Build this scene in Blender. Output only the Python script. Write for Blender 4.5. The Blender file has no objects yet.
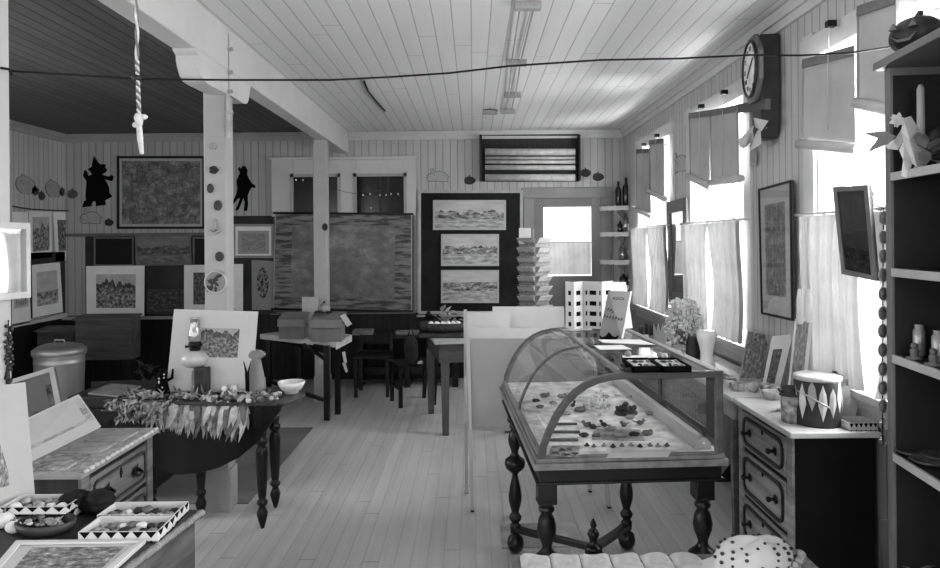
import bpy, bmesh, math, random
from mathutils import Vector, Matrix
random.seed(7)
C = bpy.context.scene.collection
PI = math.pi
# ------------------------------------------------------------------ measurements
FPX, CH, PX0, PY0 = 705.0, 1.68, 473.0, 240.0
ROLL = math.radians(0.5)
BACK, RW, LW, REAR, CEIL = 8.6, 1.85, -4.98, -3.2, 3.01
_c, _s = math.cos(ROLL), math.sin(ROLL)
def ray(px, py):
    dx, dy = px-PX0, py-PY0
    return (_c*dx-_s*dy)/FPX, -(_s*dx+_c*dy)/FPX      # X per metre of depth, Z per metre of depth
def P(px, py, d):
    a, b = ray(px, py); return Vector((a*d, d, CH+b*d))
def PZ(px, py, z):
    a, b = ray(px, py); d = (z-CH)/b; return Vector((a*d, d, z))
def PX(px, py, X):
    a, b = ray(px, py); d = X/a; return Vector((X, d, CH+b*d))
def V(*a): return Vector(a)
# ------------------------------------------------------------------ materials
def newmat(name):
    m = bpy.data.materials.new(name); m.use_nodes = True
    nt = m.node_tree; nt.nodes.clear()
    out = nt.nodes.new('ShaderNodeOutputMaterial')
    return m, nt, out
def node(nt, t, **kw):
    n = nt.nodes.new(t)
    for k, v in kw.items():
        if k.startswith('i_'):
            key = k[2:]; key = int(key) if key.isdigit() else key
            n.inputs[key].default_value = v
        else: setattr(n, k, v)
    return n
def lk(nt, a, b): nt.links.new(a, b)
def grey(v): return (v, v, v, 1)
def math_(nt, op, a, b=None, clamp=False):
    n = node(nt, 'ShaderNodeMath', operation=op, use_clamp=clamp)
    for i, x in enumerate((a, b)):
        if x is None: continue
        if isinstance(x, (int, float)): n.inputs[i].default_value = x
        else: lk(nt, x, n.inputs[i])
    return n.outputs[0]
def mixc(nt, f, a, b):
    n = node(nt, 'ShaderNodeMix', data_type='RGBA')
    for s, x in ((0, f), (6, a), (7, b)):
        if isinstance(x, (int, float)): n.inputs[s].default_value = x if s == 0 else grey(x)
        else: lk(nt, x, n.inputs[s])
    return n.outputs[2]
def ramp(nt, f, stops):
    n = node(nt, 'ShaderNodeValToRGB'); e = n.color_ramp.elements
    e[0].position, e[0].color = stops[0][0], grey(stops[0][1])
    e[1].position, e[1].color = stops[-1][0], grey(stops[-1][1])
    for p, c in stops[1:-1]:
        k = e.new(p); k.color = grey(c)
    lk(nt, f, n.inputs[0]); return n.outputs[0]
def bsdf(nt, out, col, rough=.6, bump=None, bstr=.2, bdist=.01, metal=0, spec=.4):
    b = node(nt, 'ShaderNodeBsdfPrincipled')
    b.inputs['Roughness'].default_value = rough; b.inputs['Metallic'].default_value = metal
    b.inputs['Specular IOR Level'].default_value = spec
    if isinstance(col, (int, float)): b.inputs['Base Color'].default_value = grey(col)
    else: lk(nt, col, b.inputs['Base Color'])
    if bump is not None:
        bn = node(nt, 'ShaderNodeBump'); bn.inputs['Strength'].default_value = bstr; bn.inputs['Distance'].default_value = bdist
        lk(nt, bump, bn.inputs['Height']); lk(nt, bn.outputs[0], b.inputs['Normal'])
    lk(nt, b.outputs[0], out.inputs[0]); return b
def noise(nt, vec, scale, detail=4, rough=.55, stretch=None):
    n = node(nt, 'ShaderNodeTexNoise'); n.inputs['Scale'].default_value = scale
    n.inputs['Detail'].default_value = detail; n.inputs['Roughness'].default_value = rough
    if stretch:
        mp = node(nt, 'ShaderNodeMapping'); mp.inputs['Scale'].default_value = stretch
        lk(nt, vec, mp.inputs[0]); vec = mp.outputs[0]
    lk(nt, vec, n.inputs['Vector']); return n.outputs['Fac']
def plain(name, v, rough=.65, var=.12, scale=6, metal=0, spec=.35, bump=0):
    m, nt, out = newmat(name)
    tc = node(nt, 'ShaderNodeTexCoord').outputs['Object']
    n = noise(nt, tc, scale)
    col = ramp(nt, n, [(.3, v*(1-var)), (.7, min(1, v*(1+var)))])
    bsdf(nt, out, col, rough, n if bump else None, bump or .1, .01, metal, spec); return m
def wood(name, v, axis='Y', rough=.45, contrast=.35, scale=8, spec=.4):
    m, nt, out = newmat(name)
    tc = node(nt, 'ShaderNodeTexCoord').outputs['Object']
    st = {'X': (.12, 1.6, 1.6), 'Y': (1.6, .12, 1.6), 'Z': (1.6, 1.6, .12)}[axis]
    n = noise(nt, tc, scale*2, 6, .6, st)
    n2 = noise(nt, tc, 2.5, 3)
    f = math_(nt, 'ADD', math_(nt, 'MULTIPLY', n, .75), math_(nt, 'MULTIPLY', n2, .25))
    col = ramp(nt, f, [(.35, v*(1-contrast)), (.5, v), (.66, min(1, v*(1+contrast)))])
    bsdf(nt, out, col, rough, n, .12, .004, 0, spec); return m
def boards(name, v, axis, width, groove=.35, gw=.07, rough=.6, var=.06, dirt=.12, along=None):
    """painted or bare boards laid side by side along one axis of the place"""
    m, nt, out = newmat(name)
    pos = node(nt, 'ShaderNodeNewGeometry').outputs['Position']
    sp = node(nt, 'ShaderNodeSeparateXYZ'); lk(nt, pos, sp.inputs[0])
    t = math_(nt, 'DIVIDE', sp.outputs['XYZ'.index(axis)], width)
    fr = math_(nt, 'FRACT', t); idx = math_(nt, 'FLOOR', t)
    edge = math_(nt, 'MINIMUM', fr, math_(nt, 'SUBTRACT', 1, fr))
    g = node(nt, 'ShaderNodeMapRange', interpolation_type='SMOOTHSTEP'); g.inputs[1].default_value = gw*.25; g.inputs[2].default_value = gw
    lk(nt, edge, g.inputs[0])
    wn = node(nt, 'ShaderNodeTexWhiteNoise', noise_dimensions='1D'); lk(nt, idx, wn.inputs['W'])
    per = wn.outputs['Value']
    st = {'X': (6, .35, .35), 'Y': (.35, 6, .35), 'Z': (1, 1, 1)}[axis]
    nz = noise(nt, pos, 2.2, 5, .6, st)
    big = noise(nt, pos, .9, 3)
    k = math_(nt, 'ADD', math_(nt, 'MULTIPLY', math_(nt, 'SUBTRACT', per, .5), var*2), math_(nt, 'MULTIPLY', math_(nt, 'SUBTRACT', nz, .5), dirt*2))
    k = math_(nt, 'ADD', k, math_(nt, 'MULTIPLY', math_(nt, 'SUBTRACT', big, .5), dirt))
    k = math_(nt, 'MULTIPLY', math_(nt, 'ADD', k, 1), v)
    gl = math_(nt, 'ADD', math_(nt, 'MULTIPLY', g.outputs[0], 1-groove), groove)
    if along:      # butt joints across the boards
        t2 = math_(nt, 'ADD', math_(nt, 'DIVIDE', sp.outputs['XYZ'.index(along)], 2.6), math_(nt, 'MULTIPLY', per, 7))
        f2 = math_(nt, 'FRACT', t2); e2 = math_(nt, 'GREATER_THAN', f2, .003)
        gl = math_(nt, 'MULTIPLY', gl, math_(nt, 'ADD', math_(nt, 'MULTIPLY', e2, .45), .55))
    col = math_(nt, 'MULTIPLY', k, gl)
    cmb = node(nt, 'ShaderNodeCombineColor')
    for i in range(3): lk(nt, col, cmb.inputs[i])
    bsdf(nt, out, cmb.outputs[0], rough, g.outputs[0], .35, .004, 0, .3); return m
def glassy(name, gloss=.12, tint=.95, rough=.02):
    m, nt, out = newmat(name)
    tr = node(nt, 'ShaderNodeBsdfTransparent'); tr.inputs[0].default_value = grey(tint)
    gl = node(nt, 'ShaderNodeBsdfGlossy'); gl.inputs['Roughness'].default_value = rough
    fr = node(nt, 'ShaderNodeLayerWeight'); fr.inputs[0].default_value = .5
    fr = math_(nt, 'POWER', fr.outputs['Facing'], 4.0)
    mx = node(nt, 'ShaderNodeMixShader')
    tc = node(nt, 'ShaderNodeTexCoord').outputs['Object']
    n = noise(nt, tc, 7, 4)
    f = math_(nt, 'ADD', math_(nt, 'MULTIPLY', fr, .55), math_(nt, 'MULTIPLY', n, gloss))
    lk(nt, f, mx.inputs[0]); lk(nt, tr.outputs[0], mx.inputs[1]); lk(nt, gl.outputs[0], mx.inputs[2])
    lk(nt, mx.outputs[0], out.inputs[0]); return m
def cloth(name, v, trans=.5, hole=0, scale=60, var=.15, wave=0):
    """thin cloth: lets light through; hole > 0 gives an open lace weave"""
    m, nt, out = newmat(name)
    tc = node(nt, 'ShaderNodeTexCoord').outputs['Object']
    n = noise(nt, tc, 5, 4)
    col = ramp(nt, n, [(.3, v*(1-var)), (.7, min(1, v*(1+var)))])
    df = node(nt, 'ShaderNodeBsdfDiffuse'); tl = node(nt, 'ShaderNodeBsdfTranslucent')
    lk(nt, col, df.inputs[0]); lk(nt, col, tl.inputs[0])
    mx = node(nt, 'ShaderNodeMixShader'); mx.inputs[0].default_value = trans
    lk(nt, df.outputs[0], mx.inputs[1]); lk(nt, tl.outputs[0], mx.inputs[2])
    last = mx.outputs[0]
    if hole:
        tr = node(nt, 'ShaderNodeBsdfTransparent')
        h1 = noise(nt, tc, scale, 2); h2 = noise(nt, tc, scale*.15, 3)
        f = ramp(nt, math_(nt, 'ADD', math_(nt, 'MULTIPLY', h1, .6), math_(nt, 'MULTIPLY', h2, .4)), [(.42, 0.05), (.58, hole)])
        m2 = node(nt, 'ShaderNodeMixShader'); lk(nt, f, m2.inputs[0]); lk(nt, last, m2.inputs[1]); lk(nt, tr.outputs[0], m2.inputs[2])
        last = m2.outputs[0]
    lk(nt, last, out.inputs[0]); return m
_art = [0]
def art(kind, lo=.05, hi=.7, seed=None, ridge=.55):
    """printed picture, drawn by nodes over the sheet's own UV"""
    _art[0] += 1
    sd = _art[0]*3.7 if seed is None else seed
    m, nt, out = newmat('artwork_%s_%d' % (kind, _art[0]))
    uv = node(nt, 'ShaderNodeTexCoord').outputs['UV']
    sp = node(nt, 'ShaderNodeSeparateXYZ'); lk(nt, uv, sp.inputs[0]); u, v = sp.outputs[0], sp.outputs[1]
    off = node(nt, 'ShaderNodeVectorMath', operation='ADD'); lk(nt, uv, off.inputs[0]); off.inputs[1].default_value = (sd, sd*.7, 0)
    o = off.outputs[0]
    if kind in ('mountain', 'trees', 'cliff', 'field'):
        sx = {'mountain': 3.0, 'trees': 7, 'cliff': 1.6, 'field': 1.2}[kind]
        rn = noise(nt, o, 1, 4, .55, (sx, .01, 1))
        rid = math_(nt, 'ADD', math_(nt, 'MULTIPLY', math_(nt, 'SUBTRACT', rn, .5), {'mountain': 1.5, 'trees': .75, 'cliff': 1.3, 'field': .2}[kind]), ridge)
        sky = math_(nt, 'GREATER_THAN', v, rid)
        tex = noise(nt, o, 1, 8, .72, (9, 9, 1) if kind != 'mountain' else (13, 11, 1))
        g = ramp(nt, tex, [(.38, lo), (.5, (lo+hi)*.4), (.64, hi)])
        if kind == 'mountain':
            near = node(nt, 'ShaderNodeMapRange'); near.inputs[1].default_value = .0; near.inputs[2].default_value = .3; near.inputs[3].default_value = .75
            near.inputs[4].default_value = 0; lk(nt, math_(nt, 'SUBTRACT', rid, v), near.inputs[0])
            g = mixc(nt, near.outputs[0], g, lo)
        if kind in ('trees', 'field'):
            low = math_(nt, 'LESS_THAN', v, ridge*.55)
            g2 = ramp(nt, noise(nt, o, 1, 5, .6, (6, 11, 1)), [(.35, lo+(hi-lo)*.3), (.65, hi)])
            g = mixc(nt, low, g, g2)
        s = ramp(nt, noise(nt, o, 1, 4, .6, (2.5, 5, 1)), [(.3, hi*.72), (.7, hi)])
        col = mixc(nt, sky, g, s)
    elif kind == 'map':
        vo = node(nt, 'ShaderNodeTexVoronoi', feature='DISTANCE_TO_EDGE'); vo.inputs['Scale'].default_value = 1
        wob = noise(nt, o, 6, 4)
        mp = node(nt, 'ShaderNodeMapping'); mp.inputs['Scale'].default_value = (9, 6, 1); lk(nt, o, mp.inputs[0])
        ad = node(nt, 'ShaderNodeVectorMath', operation='ADD'); lk(nt, mp.outputs[0], ad.inputs[0])
        cb = node(nt, 'ShaderNodeCombineXYZ'); lk(nt, wob, cb.inputs[0]); lk(nt, wob, cb.inputs[1]); 
        lk(nt, cb.outputs[0], ad.inputs[1]); lk(nt, ad.outputs[0], vo.inputs['Vector'])
        line = math_(nt, 'LESS_THAN', vo.outputs['Distance'], .035)
        t = noise(nt, o, 1, 6, .65, (7, 6, 1))
        base = ramp(nt, t, [(.36, lo+(hi-lo)*.25), (.5, (lo+hi)/2), (.66, hi)])
        col = mixc(nt, math_(nt, 'MULTIPLY', line, .55), base, lo)
    elif kind == 'chart':    # old wall map with bordering blocks of print
        t = noise(nt, o, 1, 7, .7, (9, 8, 1)); t2 = noise(nt, o, 1, 3, .5, (2, 2, 1))
        base = ramp(nt, math_(nt, 'ADD', math_(nt, 'MULTIPLY', t, .6), math_(nt, 'MULTIPLY', t2, .4)), [(.36, lo+(hi-lo)*.3), (.5, (lo+hi)*.55), (.62, hi)])
        eu = math_(nt, 'MINIMUM', u, math_(nt, 'SUBTRACT', 1, u)); ev = math_(nt, 'MINIMUM', v, math_(nt, 'SUBTRACT', 1, v))
        band = math_(nt, 'MAXIMUM', math_(nt, 'LESS_THAN', eu, .12), math_(nt, 'LESS_THAN', ev, .12))
        bl = ramp(nt, noise(nt, o, 1, 3, .6, (6, 24, 1)), [(.42, lo), (.56, hi*.8)])
        col = mixc(nt, math_(nt, 'MULTIPLY', band, .7), base, bl)
    elif kind == 'sketch':
        t = noise(nt, o, 1, 5, .6, (6, 7, 1))
        d = math_(nt, 'ABSOLUTE', math_(nt, 'SUBTRACT', t, .5))
        rad = math_(nt, 'MAXIMUM', math_(nt, 'ABSOLUTE', math_(nt, 'SUBTRACT', u, .5)), math_(nt, 'ABSOLUTE', math_(nt, 'SUBTRACT', v, .5)))
        ins = math_(nt, 'LESS_THAN', rad, .38)
        ln = ramp(nt, d, [(.0, lo), (.05, hi*.8), (.12, hi)])
        col = mixc(nt, ins, hi, ln)
    elif kind == 'flower':
        t = noise(nt, o, 1, 3, .6, (9, 14, 1))
        du = math_(nt, 'SUBTRACT', u, .5); dv = math_(nt, 'SUBTRACT', v, .55)
        rr = math_(nt, 'SQRT', math_(nt, 'ADD', math_(nt, 'MULTIPLY', math_(nt, 'MULTIPLY', du, du), 1.6), math_(nt, 'MULTIPLY', dv, dv)))
        ins = math_(nt, 'LESS_THAN', rr, .33)
        col = mixc(nt, ins, hi, ramp(nt, t, [(.4, lo), (.6, hi)]))
    else:                     # 'dark' busy print
        t = noise(nt, o, 1, 7, .7, (9, 9, 1))
        col = ramp(nt, t, [(.38, lo), (.55, (lo+hi)*.4), (.66, hi)])
    bsdf(nt, out, col, .6, spec=.2); return m
# ------------------------------------------------------------------ mesh helpers
def BM(): return bmesh.new()
def hexa(bm, p, mi=0):
    """eight corners: four of the bottom loop, four of the top loop"""
    v = [bm.verts.new(q) for q in p]
    for f in ((3,2,1,0),(4,5,6,7),(0,1,5,4),(1,2,6,5),(2,3,7,6),(3,0,4,7)):
        bm.faces.new([v[i] for i in f]).material_index = mi
def box(bm, x0, x1, y0, y1, z0, z1, mi=0):
    x0, x1 = sorted((x0, x1)); y0, y1 = sorted((y0, y1)); z0, z1 = sorted((z0, z1))
    hexa(bm, [V(x0,y0,z0),V(x1,y0,z0),V(x1,y1,z0),V(x0,y1,z0),V(x0,y0,z1),V(x1,y0,z1),V(x1,y1,z1),V(x0,y1,z1)], mi)
    return bm
def taper(bm, c0, s0, c1, s1, mi=0):
    """box between two level rectangles (centre, (sx, sy))"""
    c0, c1 = Vector(c0), Vector(c1); p = []
    for c, s in ((c0, s0), (c1, s1)):
        for a, b in ((-1,-1),(1,-1),(1,1),(-1,1)): p.append(c+V(a*s[0]/2, b*s[1]/2, 0))
    hexa(bm, p, mi); return bm
def plate(bm, q, th=.004, mi=0, uv=True):
    """board from four corners TL TR BR BL seen from its face; UV on the face"""
    TL, TR, BR, BL = [Vector(x) for x in q]
    n = (TR-TL).cross(BL-TL); n.normalize(); n = -n          # toward the viewer of TL->TR->BR
    f = [bm.verts.new(x) for x in (TL, BL, BR, TR)]
    b = [bm.verts.new(x-n*th) for x in (TL, BL, BR, TR)]
    lay = bm.loops.layers.uv.verify()
    fc = bm.faces.new(f); fc.material_index = mi
    for l, w in zip(fc.loops, ((0,1),(0,0),(1,0),(1,1))): l[lay].uv = w
    bm.faces.new(b[::-1]).material_index = mi
    for i in range(4):
        j = (i+1) % 4; bm.faces.new((f[j], f[i], b[i], b[j])).material_index = mi
    return bm
def qn(q):
    TL, TR, BR, BL = [Vector(x) for x in q]
    n = (TR-TL).cross(BL-TL); n.normalize(); return -n
def bil(q, u, v):
    """u from the left, v from the top"""
    TL, TR, BR, BL = [Vector(x) for x in q]
    return (TL*(1-u)+TR*u)*(1-v)+(BL*(1-u)+BR*u)*v
def inset(q, l, t, r, b, off=0):
    n = qn(q)*off
    return [bil(q, l, t)+n, bil(q, 1-r, t)+n, bil(q, 1-r, 1-b)+n, bil(q, l, 1-b)+n]
def grow(q, w):
    """quad widened by w metres on each side"""
    TL, TR, BR, BL = [Vector(x) for x in q]
    ex = (TR-TL).normalized()*w; ey = (TL-BL).normalized()*w
    return [TL-ex+ey, TR+ex+ey, BR+ex-ey, BL-ex-ey]
def ring(bm, outer, inner, th, lift=0, mi=0):
    """mitred frame between two quads"""
    n = qn(outer); o = [Vector(x)+n*lift for x in outer]; i = [Vector(x)+n*lift for x in inner]
    for k in range(4):
        j = (k+1) % 4
        hexa(bm, [o[k]-n*th, i[k]-n*th, i[j]-n*th, o[j]-n*th, o[k], i[k], i[j], o[j]], mi)
    bmesh.ops.recalc_face_normals(bm, faces=bm.faces[:]); return bm
def bar(bm, a, b, w, h=None, up=V(0,0,1), mi=0):
    a, b = Vector(a), Vector(b); h = h or w
    d = (b-a).normalized()
    if abs(d.dot(up)) > .98: up = V(0,1,0)
    sx = d.cross(up).normalized()*w/2; sz = sx.cross(d).normalized()*h/2
    hexa(bm, [a-sx-sz, a+sx-sz, a+sx+sz, a-sx+sz, b-sx-sz, b+sx-sz, b+sx+sz, b-sx+sz], mi)
    bmesh.ops.recalc_face_normals(bm, faces=bm.faces[:]); return bm
def tube(bm, pts, r, seg=8, mi=0, cap=True):
    pts = [Vector(p) for p in pts]; rs = r if isinstance(r, (list, tuple)) else [r]*len(pts)
    rings = []; prev = None
    for i, p in enumerate(pts):
        t = (pts[min(i+1, len(pts)-1)]-pts[max(i-1, 0)]).normalized()
        up = prev if prev is not None else (V(0,0,1) if abs(t.z) < .9 else V(1,0,0))
        s = t.cross(up).normalized(); up2 = s.cross(t).normalized(); prev = up2
        rings.append([bm.verts.new(p+(s*math.cos(a)+up2*math.sin(a))*rs[i]) for a in [2*PI*k/seg for k in range(seg)]])
    for a, b in zip(rings, rings[1:]):
        for k in range(seg):
            f = bm.faces.new((a[k], a[(k+1)%seg], b[(k+1)%seg], b[k])); f.material_index = mi; f.smooth = True
    if cap:
        bm.faces.new(rings[0][::-1]).material_index = mi; bm.faces.new(rings[-1]).material_index = mi
    return bm
def lathe(bm, prof, loc=(0,0,0), seg=20, mi=0, sx=1, sy=1, M=None, cap=True):
    loc = Vector(loc); rings = []
    for r, z in prof:
        rings.append([bm.verts.new((M or Matrix()) @ V(max(r,1e-4)*math.cos(2*PI*k/seg)*sx, max(r,1e-4)*math.sin(2*PI*k/seg)*sy, z)+loc) for k in range(seg)])
    for a, b in zip(rings, rings[1:]):
        for k in range(seg):
            f = bm.faces.new((a[k], a[(k+1)%seg], b[(k+1)%seg], b[k])); f.material_index = mi; f.smooth = True
    if cap: bm.faces.new(rings[0][::-1]).material_index = mi; bm.faces.new(rings[-1]).material_index = mi
    return bm
def ball(bm, c, r, sc=(1,1,1), seg=12, mi=0, R=None, jit=0):
    M = Matrix.Translation(Vector(c)) @ (R.to_4x4() if R else Matrix()) @ Matrix.Diagonal((r*sc[0], r*sc[1], r*sc[2], 1))
    g = bmesh.ops.create_uvsphere(bm, u_segments=seg, v_segments=max(6, seg*2//3), radius=1, matrix=M)
    for v in g['verts']:
        if jit: v.co += V(random.uniform(-1,1), random.uniform(-1,1), random.uniform(-1,1))*jit*r
        for f in v.link_faces: f.material_index = mi; f.smooth = True
    return bm
def prism(bm, pts, th, M=None, mi=0):
    """outline pts (x, y) made th thick along z, then moved by M"""
    M = M or Matrix()
    a = [bm.verts.new(M @ V(x, y, 0)) for x, y in pts]; b = [bm.verts.new(M @ V(x, y, th)) for x, y in pts]
    n = len(pts)
    bm.faces.new(a[::-1]).material_index = mi; bm.faces.new(b).material_index = mi
    for i in range(n):
        j = (i+1) % n; bm.faces.new((a[i], a[j], b[j], b[i])).material_index = mi
    bmesh.ops.recalc_face_normals(bm, faces=bm.faces[:])
    return bm
def leaf(bm, base, d, ln, w, up=V(0,0,1), curl=.2, mi=0):
    base, d = Vector(base), Vector(d).normalized(); s = d.cross(up)
    if s.length < .1: s = d.cross(V(1,0,0))
    s.normalize(); n = s.cross(d)
    row = []
    for t, k in ((0, .15), (.3, .9), (.65, .8), (1, .05)):
        c = base+d*ln*t-n*curl*ln*t*t
        row.append((bm.verts.new(c-s*w*k/2), bm.verts.new(c+s*w*k/2)))
    for (a, b), (c, e) in zip(row, row[1:]):
        f = bm.faces.new((a, b, e, c)); f.material_index = mi; f.smooth = True
    return bm
def frame_mat(q):
    """matrix: x along the top edge, y up, z out of the face, at the bottom-left corner"""
    TL, TR, BR, BL = [Vector(x) for x in q]
    ex = (BR-BL).normalized(); n = qn(q); ey = n.cross(ex).normalized()
    M = Matrix((ex, ey, n)).transposed().to_4x4(); M.translation = BL; return M
# ------------------------------------------------------------------ objects
BASE = {}
def T(name, label, cat, loc, group=None):
    o = bpy.data.objects.new(name, None); C.objects.link(o); o.empty_display_size = .05
    o.location = loc; o['label'] = label; o['category'] = cat
    if group: o['group'] = group
    BASE[o.name] = Vector(loc); return o
def O(name, bm, mats, parent=None, label=None, M=None, bevel=0, loc=None, smooth=False):
    if M is not None: bm.transform(M)
    base = Vector(loc) if loc is not None else (BASE[parent.name] if parent else V(0,0,0))
    bm.transform(Matrix.Translation(-base))
    me = bpy.data.meshes.new(name); bm.to_mesh(me); bm.free()
    if not isinstance(mats, (list, tuple)): mats = [mats]
    for m in mats: me.materials.append(m)
    if smooth:
        for p in me.polygons: p.use_smooth = True
    o = bpy.data.objects.new(name, me); C.objects.link(o)
    BASE[o.name] = base
    if parent: o.parent = parent
    else: o.location = base
    if label: o['label'] = label
    if bevel:
        b = o.modifiers.new('bevel', 'BEVEL'); b.width = bevel; b.segments = 2; b.limit_method = 'ANGLE'
    return o
def S(name, bm, mats, label, cat, group=None, bevel=0, M=None, smooth=False):
    """a thing that is one mesh; its origin sits under its middle"""
    if M is not None: bm.transform(M)
    lo = [min(v.co[i] for v in bm.verts) for i in range(3)]; hi = [max(v.co[i] for v in bm.verts) for i in range(3)]
    o = O(name, bm, mats, None, label, None, bevel, ((lo[0]+hi[0])/2, (lo[1]+hi[1])/2, lo[2]), smooth)
    o['category'] = cat
    if group: o['group'] = group
    return o
def ST(name, bm, mats, parent=None, bevel=0):
    o = O(name, bm, mats, parent, bevel=bevel)
    if not parent: o['kind'] = 'structure'
    return o
def copy_thing(o, label=None, loc=None, rotz=None, scale=None, parent=None):
    c = o.copy(); C.objects.link(c)
    if parent: c.parent = parent
    if label: c['label'] = label
    if loc is not None: c.location = loc
    if rotz is not None: c.rotation_euler = (0, 0, rotz)
    if scale is not None: c.scale = (scale,)*3 if isinstance(scale, (int, float)) else scale
    for ch in list(o.children): copy_thing(ch, parent=c)
    return c
def picture(name, label, cat, q, board, artm, ins=(.15,.15,.15,.18), th=.004, frame=None, fw=.02, fd=.02, group=None, glass=None):
    """a sheet or board with a picture on it, perhaps framed"""
    q = [Vector(x) for x in q]
    base = (q[2]+q[3])/2
    t = T(name, label, cat, base, group)
    O('mat_board' if cat != 'map' else 'map_sheet', plate(BM(), q, th), board, t)
    if artm is not None: O('artwork', plate(BM(), inset(q, *ins, off=.0015), .001), artm, t)
    if frame is not None:
        O('frame', ring(BM(), q, inset_m(q, fw), fd, .008), frame, t)
    if glass is not None: O('glass_pane', plate(BM(), inset(q, .02,.02,.02,.02, off=.004), .001), glass, t)
    return t
def inset_m(q, w):
    TL, TR, BR, BL = [Vector(x) for x in q]
    ex = (TR-TL).normalized()*w; ey = (TL-BL).normalized()*w
    return [TL+ex-ey, TR-ex-ey, BR-ex+ey, BL+ex+ey]
def text_part(name, body, size, M, mat, parent, align='LEFT', ext=.0006):
    cu = bpy.data.curves.new(name, 'FONT'); cu.body = body; cu.size = size; cu.extrude = ext; cu.align_x = align; cu.resolution_u = 2
    o = bpy.data.objects.new('tmp_text', cu); C.objects.link(o)
    bpy.context.view_layer.update()
    me = bpy.data.meshes.new_from_object(o.evaluated_get(bpy.context.evaluated_depsgraph_get()))
    bpy.data.objects.remove(o); bpy.data.curves.remove(cu)
    bm = bmesh.new(); bm.from_mesh(me); bpy.data.meshes.remove(me)
    return O(name, bm, mat, parent, M=M)
def sheet(n, m, fn):
    bm = BM(); g = [[bm.verts.new(fn(i/(n-1), j/(m-1))) for j in range(m)] for i in range(n)]
    for i in range(n-1):
        for j in range(m-1):
            bm.faces.new((g[i][j], g[i+1][j], g[i+1][j+1], g[i][j+1])).smooth = True
    return bm
# palette
M_ = {}
def mt(k, f, *a, **kw):
    if k not in M_: M_[k] = f(k, *a, **kw)
    return M_[k]
white_paint = plain('white_paint', .52, .55, .06, 3)
post_paint = plain('post_paint', .37, .5, .08, 3)
mat_white = plain('mat_board_white', .55, .8, .04, 4, spec=.15)
mat_grey = plain('mat_board_grey', .45, .8, .06, 4, spec=.15)
paper = plain('paper', .66, .85, .07, 9, spec=.1)
slate = plain('slate', .018, .7, .5, 4, spec=.25)
black = plain('black_paper', .008, .9, .1, 4, spec=.1)
dark_wood = wood('dark_wood', .028, 'X', .4, .5)
dark_wood_z = wood('dark_wood_upright', .015, 'Z', .4, .5)
ebony = plain('ebony_turned_wood', .012, .32, .3, 8, spec=.45)
mid_wood = wood('mid_wood', .12, 'Y', .5, .4)
mid_wood_x = wood('mid_wood_cross', .13, 'X', .5, .4)
old_wood = wood('old_wood', .2, 'Y', .5, .35)
case_wood = wood('case_wood', .21, 'Y', .45, .28)
case_wood_x = wood('case_wood_cross', .11, 'X', .42, .28)
light_wood = wood('light_wood', .42, 'Y', .5, .2)
frame_dark = plain('frame_dark', .02, .4, .3, 8)
frame_mid = plain('frame_mid', .16, .5, .2, 8)
frame_light = plain('frame_light', .42, .5, .12, 8)
metal_grey = plain('galvanised_metal', .42, .45, .12, 4, metal=.55, spec=.5)
iron = plain('iron', .015, .45, .3, 8, metal=.3)
china = plain('china_white', .78, .25, .03, 4, spec=.5)
glass_case = glassy('case_glass', .10, .93)
glass_win = glassy('window_glass', .02, .98)
glass_pic = glassy('picture_glass', .03, .97)
jar_glass = glassy('jar_glass', .35, .8)
# ================================================================== the room
floor_m = boards('floor_boards', .57, 'X',   .085, .84, .05, .5, .045, .24, along='Y')
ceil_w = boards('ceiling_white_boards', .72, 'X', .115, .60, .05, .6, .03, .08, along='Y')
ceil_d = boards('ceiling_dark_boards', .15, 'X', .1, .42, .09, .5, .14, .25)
wall_b = boards('beadboard_back', .44, 'X', .09, .66, .1, .65, .05, .16)
wall_l = boards('beadboard_left', .52, 'Y', .09, .62, .1, .65, .05, .16)
wall_r = boards('beadboard_right', .46, 'Y', .085, .62, .1, .6, .05, .12)
wains_r = boards('wainscot_right', .26, 'Y', .085, .5, .1, .6, .08, .15)
wains_d = boards('wainscot_dark', .022, 'X', .1, .5, .08, .45, .15, .25)
wains_dl = boards('wainscot_dark_left', .02, 'Y', .1, .5, .08, .45, .15, .25)
trim_w = plain('trim_paint', .52, .5, .06, 3)
trim_g = plain('trim_grey', .36, .5, .1, 3)
ST('floor', box(BM(), LW-.2, RW+.2, REAR-.2, BACK+.2, -.12, 0), floor_m)
BX0, BX1 = -1.675, -1.535                    # the beam and its posts
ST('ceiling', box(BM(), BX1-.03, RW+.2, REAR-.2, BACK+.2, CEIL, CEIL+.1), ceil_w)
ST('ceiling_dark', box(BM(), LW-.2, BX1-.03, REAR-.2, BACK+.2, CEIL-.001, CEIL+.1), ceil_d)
# right wall with its windows; the last two unseen, added to light the room
WIN = [(6.55, 7.80), (4.76, 5.92), (2.62, 3.78), (.0, 1.15), (-2.1, -.9)]
WZ0, WZ1 = .95, 2.64
def wall_open(x0, x1, ys, z0, z1, lo, hi, zsplit):
    bm = BM(); cur = lo
    for a, b in sorted(ys):
        box(bm, x0, x1, cur, a, zsplit, CEIL); box(bm, x0, x1, a, b, z1, CEIL); box(bm, x0, x1, a, b, zsplit, z0); cur = b
    box(bm, x0, x1, cur, hi, zsplit, CEIL); return bm
ST('wall_right', wall_open(RW, RW+.18, WIN, WZ0, WZ1, REAR-.2, BACK+.2, .9), wall_r)
ST('trim_1', box(BM(), RW-.012, RW+.18, REAR-.2, BACK+.0, 0, .9), wains_r)
ST('trim_2', box(BM(), RW-.035, RW-.012, REAR, BACK, .87, .93), trim_g, bevel=.006)
ST('wall_back', box(BM(), LW-.2, RW+.2, BACK, BACK+.15, 0, CEIL), wall_b)
ST('trim_3', box(BM(), LW, .46, BACK-.015, BACK, 0, .80), wains_d)
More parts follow.
